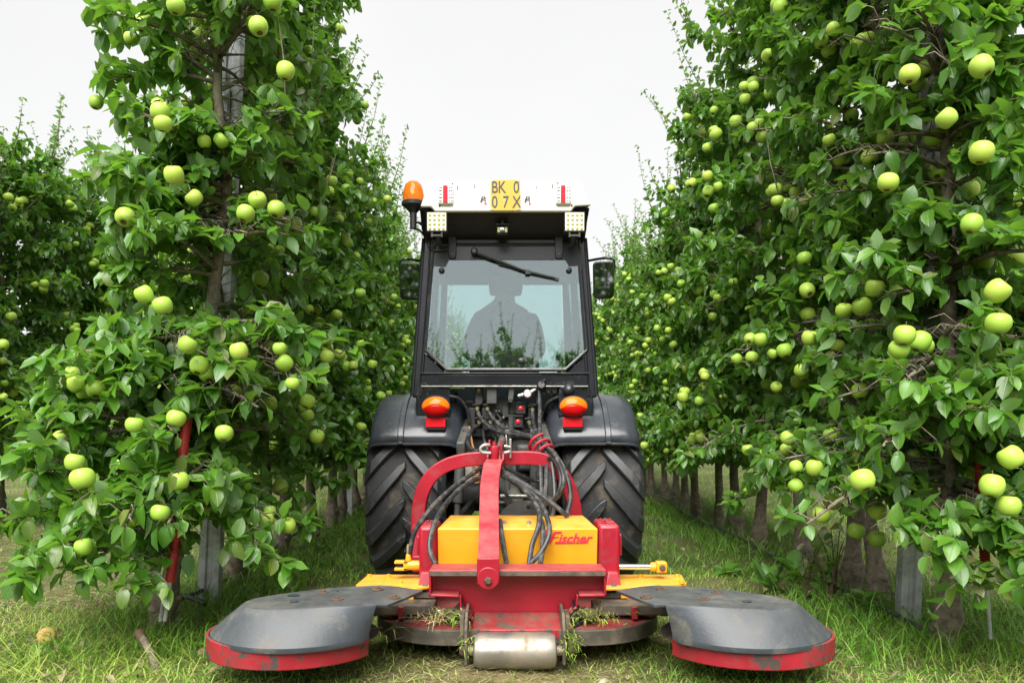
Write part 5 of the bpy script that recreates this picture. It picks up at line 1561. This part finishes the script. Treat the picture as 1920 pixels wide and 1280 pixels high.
# lower legs of the arch down to the frame
for x in (783, 1080):
    p = pl(x, 990, 3.76); b = MB(); b.beam(p + Vector((0, .01, .02)), Vector((p.x, 3.74, .24)), .044, .08, (0, 1, 0)); b.build('arch_leg', M['red_paint'], arch, .004)
b = MB(); b.box(pl(775, 0, 3.74).x, pl(1086, 0, 3.74).x, 3.70, 3.78, .22, .30); b.build('cross_beam', M['red_paint'], mower, .006)
# strut from the arch down over the cover to the carrier
ps = [((929, 859), 3.74), ((928, 861), 3.66), ((923, 872), 3.56), ((918, 905), 3.46), ((917, 950), 3.33), ((916.5, 1000), 3.16), ((916, 1050), 3.02), ((915.5, 1082), 2.965), ((915.5, 1094), 2.955)]
P_ = spline([pl(x, y, Y) for (x, y), Y in ps], 4)
V, Fs = [], []
for i, p in enumerate(P_):
    t = (P_[min(i + 1, len(P_) - 1)] - P_[max(i - 1, 0)]).normalized()
    nn = Vector((1, 0, 0)).cross(t).normalized()
    if nn.y > 0: nn = -nn
    w = .041
    for (dx, dn) in ((-w, .0), (w, .0), (w, -.026), (-w, -.026)): V.append(p + Vector((dx, 0, 0)) + nn * dn)
n = len(P_)
for i in range(n - 1):
    for k in range(4):
        l = (k + 1) % 4; Fs.append((i * 4 + k, i * 4 + l, i * 4 + 4 + l, i * 4 + 4 + k))
Fs += [(3, 2, 1, 0), (n * 4 - 4, n * 4 - 3, n * 4 - 2, n * 4 - 1)]
b = MB(); b.add(V, Fs); strut = b.build('headstock_strut', M['red_paint'], mower, .006, 3)
c = pl(915.5, 1082, 2.93)
b = MB(); b.box(c.x - .042, c.x + .042, 2.915, 2.945, c.z - .006, c.z + .075)
b.lathe([(.042, 0), (.042, -.034)], (c.x, 2.945, c.z), (0, 1, 0), 24); b.build('strut_shoe', M['red_paint'], strut, .003)
b = MB(); b.lathe([(.015, 0), (.015, -.012), (.010, -.018)], (c.x, 2.910, c.z - .008), (0, 1, 0), 6); b.build('strut_bolt', M['rust'], strut)
for x, h0 in ((918, 824), (940, 823)):
    p0, p1 = pl(x, 858, 3.72), pl(x, h0, 3.72); b = MB(); b.beam(p0, p1, .010, .07, (0, 1, 0)); b.build('jaw_plate', M['red_paint'], arch, .004)
c = pl(927, 845, 3.68); b = MB(); b.lathe([(.018, -.05), (.021, -.03), (.026, .015), (.024, .022), (.010, .024), (.008, .045)], c, (0, 0, 1), 20); b.build('jaw_pot', M['red_paint'], arch)
b = MB(); b.tube([pl(918, 834, 3.66), pl(908, 834, 3.65), pl(902, 838, 3.65), pl(901, 843, 3.65), pl(905, 848, 3.65), pl(920, 849, 3.66)], .008, 8, smooth=3); b.build('linch_pin', M['zinc'], arch)
b = MB(); p0, p1 = pl(957, 822, 3.72), pl(957, 858, 3.72); b.beam(p0, p1, .010, .05, (0, 1, 0)); b.tube([pl(949, 815, 3.7), pl(950, 835, 3.7)], .004, 6); b.tube([pl(945, 836, 3.68), pl(958, 838, 3.68)], .008, 8); b.tube([pl(945, 849, 3.68), pl(956, 846, 3.68)], .008, 8); b.build('jaw_hardware', M['zinc'], arch, .002)
# drive shaft with its ribbed plastic guard
b = MB(); prof = []
c = pl(978, 985, 3.72)
for k in range(9): prof += [(.118 - .004 * k, .03 * k), (.113 - .004 * k, .03 * k + .022)]
b.lathe(prof, (c.x, 3.74, .44), (0, 1, .0), 36); b.tube([(c.x, 3.9, .46), (TX + .02, 4.34, .58)], .05, 16); b.build('drive_shaft_guard', M['grey_iron'], mower)
b = MB(); z_ = pl(0, 930, 3.95).z; b.tube([(pl(938, 0, 3.95).x, 3.95, z_), (pl(1000, 0, 3.95).x, 3.95, z_)], .012, 10); b.build('cross_rod', M['zinc'], mower)

# hydraulic hoses
HOSES = [
    [(895, 770, 4.34), (903, 787, 4.28), (925, 805, 4.2), (960, 814, 4.1), (998, 820, 3.98), (1018, 833, 3.86), (1024, 870, 3.74), (1023, 920, 3.66), (1020, 968, 3.62)],
    [(915, 770, 4.34), (925, 785, 4.30), (944, 801, 4.22), (975, 812, 4.1), (1005, 822, 3.96), (1022, 838, 3.84), (1034, 865, 3.74), (1040, 920, 3.66), (1036, 968, 3.62)],
    [(899, 795, 4.34), (885, 806, 4.26), (877, 822, 4.18), (880, 838, 4.06), (893, 845, 3.98), (915, 846, 3.92)],
    [(920, 796, 4.34), (930, 806, 4.28), (955, 818, 4.18), (990, 822, 4.05), (1014, 834, 3.88), (1030, 860, 3.72)],
    [(1011, 728, 4.30), (1012, 760, 4.26), (1012, 800, 4.12), (1013, 830, 3.9), (1014, 880, 3.72), (1017, 968, 3.62)],
    [(998, 772, 4.34), (1001, 795, 4.26), (1010, 818, 4.06), (1024, 842, 3.84), (1046, 872, 3.66), (1052, 905, 3.6), (1040, 935, 3.6), (1012, 948, 3.64), (990, 950, 3.7)],
    [(992, 796, 4.34), (1000, 810, 4.2), (1012, 825, 4.0), (1040, 850, 3.74), (1062, 890, 3.62), (1070, 930, 3.58), (1062, 968, 3.56)],
    [(1018, 833, 3.84), (1040, 852, 3.70), (1056, 890, 3.58), (1054, 915, 3.56), (1038, 936, 3.60), (1008, 922, 3.70), (965, 905, 3.78), (945, 880, 3.8)],
    [(903, 876, 3.74), (870, 898, 3.62), (830, 930, 3.50), (798, 965, 3.43), (776, 1000, 3.42), (768, 1038, 3.42)],
    [(905, 892, 3.70), (868, 912, 3.58), (835, 945, 3.44), (815, 980, 3.33), (806, 1015, 3.27), (808, 1040, 3.24), (818, 1058, 3.20)],
    [(938, 884, 3.66), (968, 905, 3.56), (995, 930, 3.46), (1009, 955, 3.38), (1010, 985, 3.29), (998, 1020, 3.26), (992, 1058, 3.2)],
    [(938, 890, 3.64), (975, 908, 3.56), (1010, 938, 3.44), (1026, 970, 3.34), (1030, 1000, 3.27), (1016, 1032, 3.24), (994, 1056, 3.2)],
    [(938, 880, 3.68), (985, 908, 3.62), (1025, 935, 3.54), (1050, 955, 3.50), (1064, 968, 3.5)],
    [(937, 975, 3.36), (941, 1005, 3.28), (946, 1035, 3.25), (950, 1058, 3.2)],
    [(1002, 945, 3.46), (1012, 968, 3.36), (1018, 995, 3.29), (1017, 1030, 3.25), (1013, 1058, 3.2)],
    [(938, 868, 3.72), (965, 885, 3.76), (1000, 900, 3.8), (1020, 900, 3.8)],
    [(945, 920, 3.9), (955, 935, 3.86), (965, 950, 3.8)],
]
for i, h in enumerate(HOSES):
    b = MB(); b.tube([pl(*p) for p in h], .0112 if i not in (15, 16) else .0095, 9, smooth=7); hose = b.build('hose', M['hose'], mower)
    if i in (10, 2, 9):
        k = 2; p = pl(*h[k]); q = pl(*h[k + 1]); d = (q - p).normalized()
        b = MB(); b.tube([p, p + d * .014], .0135, 10); b.build('cable_tie', M['plastic'], hose)
# red spiral wrap round the hose bundle
b = MB(); pts = []
c0, c1 = pl(1008, 828, 3.88), pl(1022, 850, 3.80)
ax = (c1 - c0).normalized(); A = ax.cross(Vector((0, 1, 0))).normalized(); B = ax.cross(A)
for k in range(60):
    f = k / 59; a = 2 * math.pi * 2.2 * f + .6
    pts.append(c0 + (c1 - c0) * (f * 1.0) + (A * math.cos(a) * .050 + B * math.sin(a) * .040))
b.tube(pts, .0085, 8); b.build('hose_wrap', M['red_paint'], mower)
# ------------------------------------------------------------------ posts, tubes, small things of the orchard floor
def post(X, Y, w, h, lean, label, clampz=None):
    o = thing('trellis_post', (X, Y, 0), label, 'post', 'grey trellis posts')
    d = w * .55
    prof = [(-w / 2, -d / 2), (-w * .16, -d / 2), (-w * .12, -d * .34), (w * .12, -d * .34), (w * .16, -d / 2), (w / 2, -d / 2), (w / 2, d / 2), (w * .40, d / 2), (w * .40, -d * .2), (-w * .40, -d * .2), (-w * .40, d / 2), (-w / 2, d / 2)]
    b = MB(); n = len(prof); V = []
    for z in (-.05, h): V += [(X + x + lean[0] * max(z, 0), Y + y + lean[1] * max(z, 0), z) for x, y in prof]
    b.add(V, [tuple(range(n)), tuple(range(2 * n - 1, n - 1, -1))] + [(i, (i + 1) % n, (i + 1) % n + n, i + n) for i in range(n)])
    b.build('post_profile', M['galv'], o, .002)
    for z in (clampz or []):
        x = X + lean[0] * z; y = Y + lean[1] * z
        b = MB(); b.box(x - w * .28, x + w * .12, y - d / 2 - .014, y - d / 2 - .001, z - .09, z + .09)
        b.box(x - w * .22, x + w * .06, y - d / 2 - .024, y - d / 2 - .014, z - .07, z + .05)
        c = b.build('clamp', M['galv'], o, .002)
        b = MB(); b.lathe([(.013, 0), (.013, .012), (.007, .014)], (x - w * .08, y - d / 2 - .024, z + .02), (0, -1, 0), 6); b.build('bolt', M['zinc'], c)
        b = MB(); b.tube([(x - w * .55, y - .04, z + .13), (x, y - .045, z + .125), (x + w * .55, y - .04, z + .13)], .003, 5); b.build('tie_wire', M['rust'], o)
post(-1.60, 4.16, .112, 3.6, (.042, 0), 'leaning grey trellis post in the left row, standing in tall grass', (2.64,))
post(1.90, 3.67, .100, 3.8, (.045, 0), 'grey trellis post in the right row between the front tree and the knobbly foot', (1.9,))
post(-1.61, 7.86, .09, 3.3, (0, 0), 'grey trellis post far along the left row beside the tractor tyre')
post(1.93, 10.4, .09, 3.3, (0, 0), 'grey trellis post far along the right row beside the tractor tyre')

def ribbed_tube(pts, r, label, rings):
    P_ = spline([Vector(p) for p in pts], 24)
    o = thing('corrugated_tube', tuple(P_[-1]), label, 'tube', 'red corrugated tubes')
    m = len(P_); rr = []
    L_ = sum((P_[i + 1] - P_[i]).length for i in range(m - 1))
    n = int(L_ / .0095) * 4
    Q = [P_[min(m - 1, int(i / n * (m - 1)))].lerp(P_[min(m - 1, int(i / n * (m - 1)) + 1)], (i / n * (m - 1)) % 1) for i in range(n + 1)]
    rad = [r * (1.0 if (i % 4) in (0, 1) else .86) for i in range(n + 1)]
    b = MB(); b.tube(Q, rad, 14); b.build('tube_wall', M['red_tube'], o, 0, 2, 60)
    return o, P_
tb, P_ = ribbed_tube([at(352, 780, 3.20), at(344, 840, 3.2), at(340, 920, 3.2), at(330, 1010, 3.18), at(318, 1090, 3.16)], .0215, 'red corrugated tube hanging among the leaves of the front left apple tree', 0)
b = MB()
for dx in (-.008, .010): b.tube([P_[-1] + Vector((dx, 0, .05)), P_[-1] + Vector((dx - .03, 0, -.16))], .008, 8)
b.build('anchor_rod', M['galv'], tb)
tb, P_ = ribbed_tube([at(1828, 745, 3.22), at(1833, 830, 3.2), at(1842, 950, 3.16), at(1848, 1080, 3.1)], .0205, 'red corrugated tube hanging among the leaves of the front right apple tree', 0)
b = MB(); b.tube([P_[0] + Vector((-.004, 0, -.05)), at(1812, 615, 3.2)], .0032, 6); b.tube([P_[-1] + Vector((0, 0, .05)), P_[-1] + Vector((.02, 0, -.25))], .007, 8); b.build('anchor_rod', M['galv'], tb)

# drip pipes along the tree rows
for X0, y0, side in ((XL - .04, 3.6, 'left'), (XR - .12, 3.3, 'right')):
    pts = [(X0 + .02 * math.sin(y * 1.7), y, .045 + .02 * math.sin(y * 2.3)) for y in np.arange(y0, 14, .4)]
    b = MB(); b.tube(pts, .011, 7, smooth=2)
    o = b.build('drip_pipe', M['hose']); tag(o, 'black drip irrigation pipe lying along the foot of the %s tree row' % side, 'pipe', 'drip irrigation pipes')
b = MB(); q = at(348, 1122, 3.85); b.tube([(q.x - .09, 3.9, .06), (q.x, 3.85, .075), (q.x + .12, 3.8, .05)], .013, 8, smooth=4); o = b.build('pipe_stub', M['hose']); tag(o, 'short black pipe end in the grass beside the left grey post', 'pipe')

# cut branch stub leaning out of the grass
p0, p1 = at(291, 1252, 2.96), at(262, 1188, 3.06)
br = thing('cut_branch', (p0.x, p0.y, 0), 'short cut branch with a reddish knob end sticking out of the grass', 'branch')
b = MB(); b.tube([p0 + Vector((.01, 0, -.05)), p0, p0.lerp(p1, .5) + Vector((.008, 0, 0)), p1], [.017, .016, .014, .015], 10, smooth=3); b.build('stick', M['bark'], br)
b = MB(); d = (p1 - p0).normalized(); b.lathe([(.014, -.03), (.018, -.012), (.021, .004), (.016, .014), (.0, .016)], p1, d, 12, 0, False); b.build('knob', M['rust'], br)

# windfall
q = at(88, 1206, 3.28)
o = bpy.data.objects.new('apple', APPLE[1].copy()); COL.objects.link(o); o.data.materials[0] = M['apple_rot']
o.location = (q.x, q.y, .035); o.rotation_euler = (1.2, .5, .4); o.scale = (.075, .075, .06)
tag(o, 'half rotten yellow brown windfall apple lying in the grass', 'apple')
for (X0, Y0, rz) in ((-2.35, 5.2, .3), (-2.75, 7.4, 1.2), (2.55, 5.6, .7)): pass

# weeds
def weed(X, Y, n, L_, label, seed, up=.7, meshes=WEED_MESH, stalk=0.0, name='weed', group='weeds at the foot of the right tree row', w=1.0):
    r = random.Random(seed)
    o = thing(name, (X, Y, 0), label, 'weed', group)
    if stalk:
        b = MB()
        for k in range(3 if stalk > .3 else 1): b.tube([(X + r.uniform(-.02, .02), Y + r.uniform(-.02, .02), -.02), (X + r.uniform(-.06, .06), Y + r.uniform(-.06, .06), stalk * .6), (X + r.uniform(-.12, .12), Y + r.uniform(-.1, .1), stalk)], [.006, .0025], 5, smooth=2)
        b.build('stalk', M['weed'] if meshes is WEED_MESH else M['bark'], o)
    for k in range(n):
        a = 2.4 * k + r.uniform(-.4, .4); u = up * r.uniform(.5, 1.3)
        d = Vector((math.cos(a), math.sin(a), u)).normalized(); nn = Vector((-math.cos(a) * .6, -math.sin(a) * .6, 1)).normalized()
        x = d.cross(nn).normalized(); z = x.cross(d)
        s = L_ * r.uniform(.6, 1.15); base = Vector((math.cos(a) * .012, math.sin(a) * .012, .01 + stalk * r.uniform(.2, 1.0)))
        c = link_child('leaf', meshes[r.randrange(NLT)], o)
        m = Matrix(((x.x, d.x, z.x), (x.y, d.y, z.y), (x.z, d.z, z.z))).to_4x4()
        c.matrix_basis = Matrix.Translation(base) @ m @ Matrix.Diagonal((s * .8 * w, s, s, 1))
    return o
weed(1.46, 4.30, 13, .19, 'pale green leafy rosette weed standing just behind the right grey disc', 1, 1.5, w=.7)
weed(1.57, 4.22, 9, .13, 'broad leaved weed at the right of the pale green rosette weed', 2, .8, stalk=.14, w=1.3)
weed(1.66, 4.05, 12, .10, 'small bushy weed with yellowish tips close to the knobbly tree foot', 3, .6, stalk=.2, w=1.3)
weed(1.35, 4.75, 10, .12, 'low weed in the shade behind the rosette weed', 4, .7, w=.9)
weed(1.72, 3.72, 12, .10, 'dark leaved weed between the right grey disc and the grey post', 5, .5, stalk=.12, w=1.3)
weed(-1.05, 6.2, 9, .13, 'pale weed beside the left rear tractor tyre under the tree row', 6, .8, stalk=.12, group='weeds at the foot of the left tree row', w=1.2)
weed(-1.35, 5.6, 9, .11, 'low leafy weed between trunks of the left row', 7, .6, group='weeds at the foot of the left tree row')
# withered brown stalks
for k, (X, Y, h) in enumerate(((1.66, 3.98, .34), (1.74, 4.1, .42), (1.60, 4.15, .30))):
    o = thing('dry_stalk', (X, Y, 0), ('reddish brown withered stalk nearest to the knobbly tree foot', 'tallest of the reddish brown withered stalks under the right row', 'shortest reddish brown withered stalk beside the broad leaved weed')[k], 'weed', 'withered stalks under the right row')
    r = random.Random(k); b = MB()
    for q in range(4):
        a = r.uniform(0, 6.28)
        b.tube([(X, Y, -.02), (X + .03 * math.cos(a), Y + .03 * math.sin(a), h * .5), (X + .09 * math.cos(a), Y + .09 * math.sin(a), h * r.uniform(.7, 1.0))], [.006, .002], 5, smooth=2)
    b.build('stalk', M['rust'], o)
    for q in range(7):
        c = link_child('leaf', LEAF_MESH_DRY[q % NLT], o); c.location = (r.uniform(-.05, .05), r.uniform(-.05, .05), h * r.uniform(.3, .95)); c.rotation_euler = (r.uniform(-1.6, .4), r.uniform(-1, 1), r.uniform(0, 6.28)); c.scale = (.05, .055, .06)
# sucker with half withered leaves in front of the right front tree
q = at(1830, 1110, 2.72)
o = thing('sucker_shoot', (q.x, 2.78, 0), 'low sucker shoot with half withered curled leaves under the front right tree', 'shoot')
r = random.Random(5); b = MB()
tips = []
for k in range(6):
    a = r.uniform(0, 6.28); e = Vector((q.x + r.uniform(-.17, .19), 2.74 + r.uniform(-.08, .06), q.z + r.uniform(-.10, .09)))
    P_ = [Vector((q.x + .22, 3.1, .30)), Vector((q.x + .08, 2.9, q.z + .04)), e]
    b.tube(P_, [.006, .002], 5, smooth=4); tips += spline(P_, 4)[4:]
b.build('stem', M['bark'], o)
for k, p in enumerate(tips * 2):
    if k > 42: break
    m_ = LEAF_MESH_DRY if k % 5 < 2 else LEAF_MESH
    c = link_child('leaf', m_[k % NLT], o); c.location = p - Vector((q.x, 2.78, 0)) + Vector((r.uniform(-.03, .03), r.uniform(-.03, .03), r.uniform(-.03, .03)))
    c.rotation_euler = (r.uniform(-1.1, .5), r.uniform(-.7, .7), r.uniform(0, 6.28)); s = r.uniform(.06, .085); c.scale = (s * 1.1, s, s)
# ------------------------------------------------------------------ grass, clippings and debris
npr = np.random.RandomState(3)
def blades(name, pts, hmin, hmax, width, lean0, lean1, bend, mat, label, zoff=0.0):
    n = len(pts)
    h = npr.uniform(hmin, hmax, n) * npr.uniform(.7, 1.2, n)
    az = npr.uniform(0, 2 * np.pi, n); ln = npr.uniform(lean0, lean1, n)
    d = np.stack([np.cos(az) * np.sin(ln), np.sin(az) * np.sin(ln), np.cos(ln)], 1)
    fa = az + npr.normal(0, .9, n) + np.pi / 2
    sx = np.stack([np.cos(fa), np.sin(fa), np.zeros(n)], 1)
    w = width * npr.uniform(.6, 1.3, n)
    base = np.stack([pts[:, 0], pts[:, 1], ground_z(pts[:, 0], pts[:, 1]) - .004 + zoff * npr.rand(n)], 1)
    dr = bend * npr.uniform(.2, 1.2, n) * h
    hz = np.stack([np.cos(az), np.sin(az), np.zeros(n)], 1)
    mid = base + d * (h * .55)[:, None] + hz * (dr * .25)[:, None]
    tip = base + d * h[:, None] + hz * (dr * .9)[:, None] - np.stack([np.zeros(n), np.zeros(n), dr * .55], 1)
    tip[:, 2] = np.maximum(tip[:, 2], base[:, 2] + .004)
    V = np.stack([base - sx * (w * .5)[:, None], base + sx * (w * .5)[:, None], mid - sx * (w * .42)[:, None], mid + sx * (w * .42)[:, None], tip], 1).reshape(-1, 3)
    f = np.array([(0, 1, 3), (0, 3, 2), (2, 3, 4)])
    Fc = (f[None] + (np.arange(n) * 5)[:, None, None]).reshape(-1, 3)
    o = bpy.data.objects.new(name, np_mesh(name, V, Fc, mat)); COL.objects.link(o)
    return tag(o, label, kind='stuff')
def scatter(x0, x1, y0, y1, dens, clump=0.0, keep=None):
    n = int((x1 - x0) * (y1 - y0) * dens)
    p = np.stack([npr.uniform(x0, x1, n), npr.uniform(y0, y1, n)], 1)
    if clump:
        q = np.sin(p[:, 0] * 7.1 + 1.7 * np.sin(p[:, 1] * 3.3)) * np.sin(p[:, 1] * 6.3 + 2.1 * np.sin(p[:, 0] * 4.1 + .5)) * .5 + .5
        p = p[npr.rand(n) < (1 - clump) + clump * q]
    if keep is not None: p = p[keep(p[:, 0], p[:, 1])]
    return p
def strip(x, y): return npr.rand(len(x)) > .93 * np.exp(-((x - .03 + .10 * np.sin(y * 5)) / .42) ** 2) * (y < 3.1)
cat_ = np.concatenate
blades('grass', cat_([scatter(-1.6, 1.9, 2.6, 3.6, 5200, .35, strip), scatter(-1.3, 1.5, 3.6, 5.0, 2200, .3)]), .02, .062, .0034, .2, 1.15, .5, M['grass_mown'], 'short mown grass of the drive row around the mower')
blades('grass', cat_([scatter(-1.25, -.55, 2.62, 3.2, 1700, .7), scatter(.5, 1.6, 2.62, 3.2, 1700, .7)]), .05, .10, .004, .2, .9, .7, M['grass_green'], 'greener grass tufts beside the mower discs')
blades('grass', cat_([scatter(-1.95, -1.15, 3.05, 4.9, 2300, .75), scatter(-2.1, -1.0, 4.9, 9, 900, .6)]), .08, .24, .0046, .1, .85, .8, M['grass_green'], 'tall drooping grass at the foot of the left tree row')
blades('grass', scatter(-2.0, -1.05, 2.75, 3.15, 750, .6), .10, .22, .004, .3, 1.0, 1.0, M['grass_mown'], 'pale long grass blades drooping round the cut branch stub')
blades('grass', cat_([scatter(1.36, 2.7, 2.95, 4.0, 2500, .6), scatter(1.45, 2.4, 4.0, 9, 900, .6)]), .08, .23, .0044, .1, .75, .7, M['grass_green'], 'tall fresh grass at the foot of the right tree row')
blades('grass', cat_([scatter(-4.2, -1.3, 2.62, 3.9, 5200, .35), scatter(1.7, 3.2, 2.62, 3.4, 4300, .4)]), .025, .10, .0036, .4, 1.25, .8, M['grass_mown'], 'pale half dry grass in the foreground corners')
blades('grass', cat_([scatter(-1.5, 1.7, 4.6, 9.0, 1300, .35), scatter(-1.4, 1.7, 9, 16, 420, .3)]), .03, .10, .0055, .1, .9, .5, M['grass_green'], 'green grass of the drive row under the tractor')
blades('grass', cat_([scatter(-6.5, -1.9, 3.9, 8.5, 420, .8), scatter(-7.5, -1.9, 8.5, 18, 260, .5), scatter(2.2, 6.5, 3.6, 9.0, 800, .5), scatter(2.2, 6.5, 9, 16, 260, .4)]), .03, .10, .006, .2, 1.1, .5, M['grass_green'], 'grass of the neighbouring drive rows')
blades('dry_clippings', cat_([scatter(-1.7, 2.0, 2.6, 3.5, 1500, .5), scatter(-4.2, -1.5, 2.62, 4.2, 900, .5), scatter(-5.5, -1.8, 3.9, 9, 1500, .4), scatter(1.7, 3.3, 2.62, 3.5, 800, .6)]), .02, .085, .0036, 1.35, 1.56, .1, M['straw'], 'dry cut grass clippings strewn over the ground', .028)
blades('dry_clippings', cat_([scatter(-.9, 1.0, 2.6, 3.15, 5200, .3), scatter(-5.5, -1.7, 3.8, 9, 2600, .3)]), .012, .05, .0042, 1.3, 1.56, .1, M['litter'], 'brown crumbled clippings and soil crumbs on the ground', .02)

# fallen leaves
n = 420
p = np.concatenate([scatter(-2.2, -1.0, 2.7, 6, 26), scatter(1.2, 2.6, 2.7, 6, 26), scatter(-4.2, 2.6, 2.65, 4, 9)])
n = len(p); az = npr.uniform(0, 6.28, n)
dd = np.stack([np.cos(az), np.sin(az), npr.normal(0, .15, n)], 1); nn = np.stack([npr.normal(0, .3, n), npr.normal(0, .3, n), np.ones(n)], 1)
o = bpy.data.objects.new('fallen_leaves', leaves_mesh('fallen_leaves', np.stack([p[:, 0], p[:, 1], npr.uniform(.012, .05, n)], 1), leaf_frames(None, dd, nn), npr.uniform(.035, .065, n), npr.randint(0, NLT, n), M['leaf_dry']))
COL.objects.link(o); tag(o, 'dry fallen leaves scattered in the grass', kind='stuff')

# torn grass and soil caught on the mower
def clod(c, size, n, label):
    r = random.Random(n); b = MB()
    bm = bmesh.new(); bmesh.ops.create_icosphere(bm, subdivisions=2, radius=1.0)
    for v in bm.verts:
        k = 1 + .28 * math.sin(v.co.x * 5 + n) * math.cos(v.co.y * 6) + r.uniform(-.16, .16)
        v.co = Vector((v.co.x * size[0], v.co.y * size[1], v.co.z * size[2])) * k + Vector(c) - origin(mower)
    me = bpy.data.meshes.new('soil_clod'); bm.to_mesh(me); bm.free(); me.materials.append(M['clod'])
    o = bpy.data.objects.new('soil_clod', me); COL.objects.link(o); o.parent = mower
M['clod'] = pm('clod', (.075, .06, .035), .95, var=.4, scale=40, dirt=(.10, .12, .03), amt=.5, dscale=45, bump=.8, bscale=60, spec=.1)
clod(at(1104, 1150, 3.06), (.040, .035, .022), 3, ''); clod(at(845, 1148, 3.06), (.030, .03, .016), 5, ''); clod(at(1072, 1208, 2.93), (.022, .03, .042), 7, ''); clod(at(849, 1158, 3.02), (.011, .011, .012), 8, '')
def wisp(c, spread, n, hl, mat, seed):
    q = np.random.RandomState(seed)
    P0 = np.array(c) + q.normal(0, 1, (n, 3)) * np.array(spread)
    az = q.uniform(0, 6.28, n); d = np.stack([np.cos(az), np.sin(az), q.uniform(-.25, .45, n)], 1)
    L_ = q.uniform(hl * .4, hl, n); sx = np.stack([-np.sin(az), np.cos(az), q.uniform(-.5, .5, n)], 1) * .0019
    mid = P0 + d * (L_ * .5)[:, None] + np.array([0, 0, .008]); tip = P0 + d * L_[:, None] - np.array([0, 0, 1]) * (L_ * .25)[:, None]
    V = np.stack([P0 - sx, P0 + sx, mid - sx, mid + sx, tip], 1).reshape(-1, 3) - np.array(origin(mower))
    Fc = (np.array([(0, 1, 3), (0, 3, 2), (2, 3, 4)])[None] + (np.arange(n) * 5)[:, None, None]).reshape(-1, 3)
    link_child('caught_grass', np_mesh('caught_grass', V, Fc, mat), mower, 'stuff')
wisp(at(1104, 1150, 3.05), (.045, .03, .012), 80, .05, M['litter'], 1)
wisp(at(1125, 1160, 3.03), (.05, .03, .008), 50, .06, M['grass_mown'], 2)
wisp(at(830, 1152, 3.05), (.05, .03, .012), 60, .06, M['litter'], 3)
wisp(at(815, 1158, 3.03), (.05, .03, .008), 50, .10, M['straw'], 4)
wisp(at(1070, 1205, 2.91), (.018, .01, .035), 80, .05, M['grass_mown'], 5)
wisp(at(876, 1210, 2.91), (.012, .01, .02), 25, .06, M['grass_mown'], 6)
wisp(at(725, 1190, 2.98), (.01, .01, .015), 9, .14, M['straw'], 8)
wisp(at(860, 1162, 3.0), (.03, .02, .01), 30, .06, M['grass_mown'], 9)
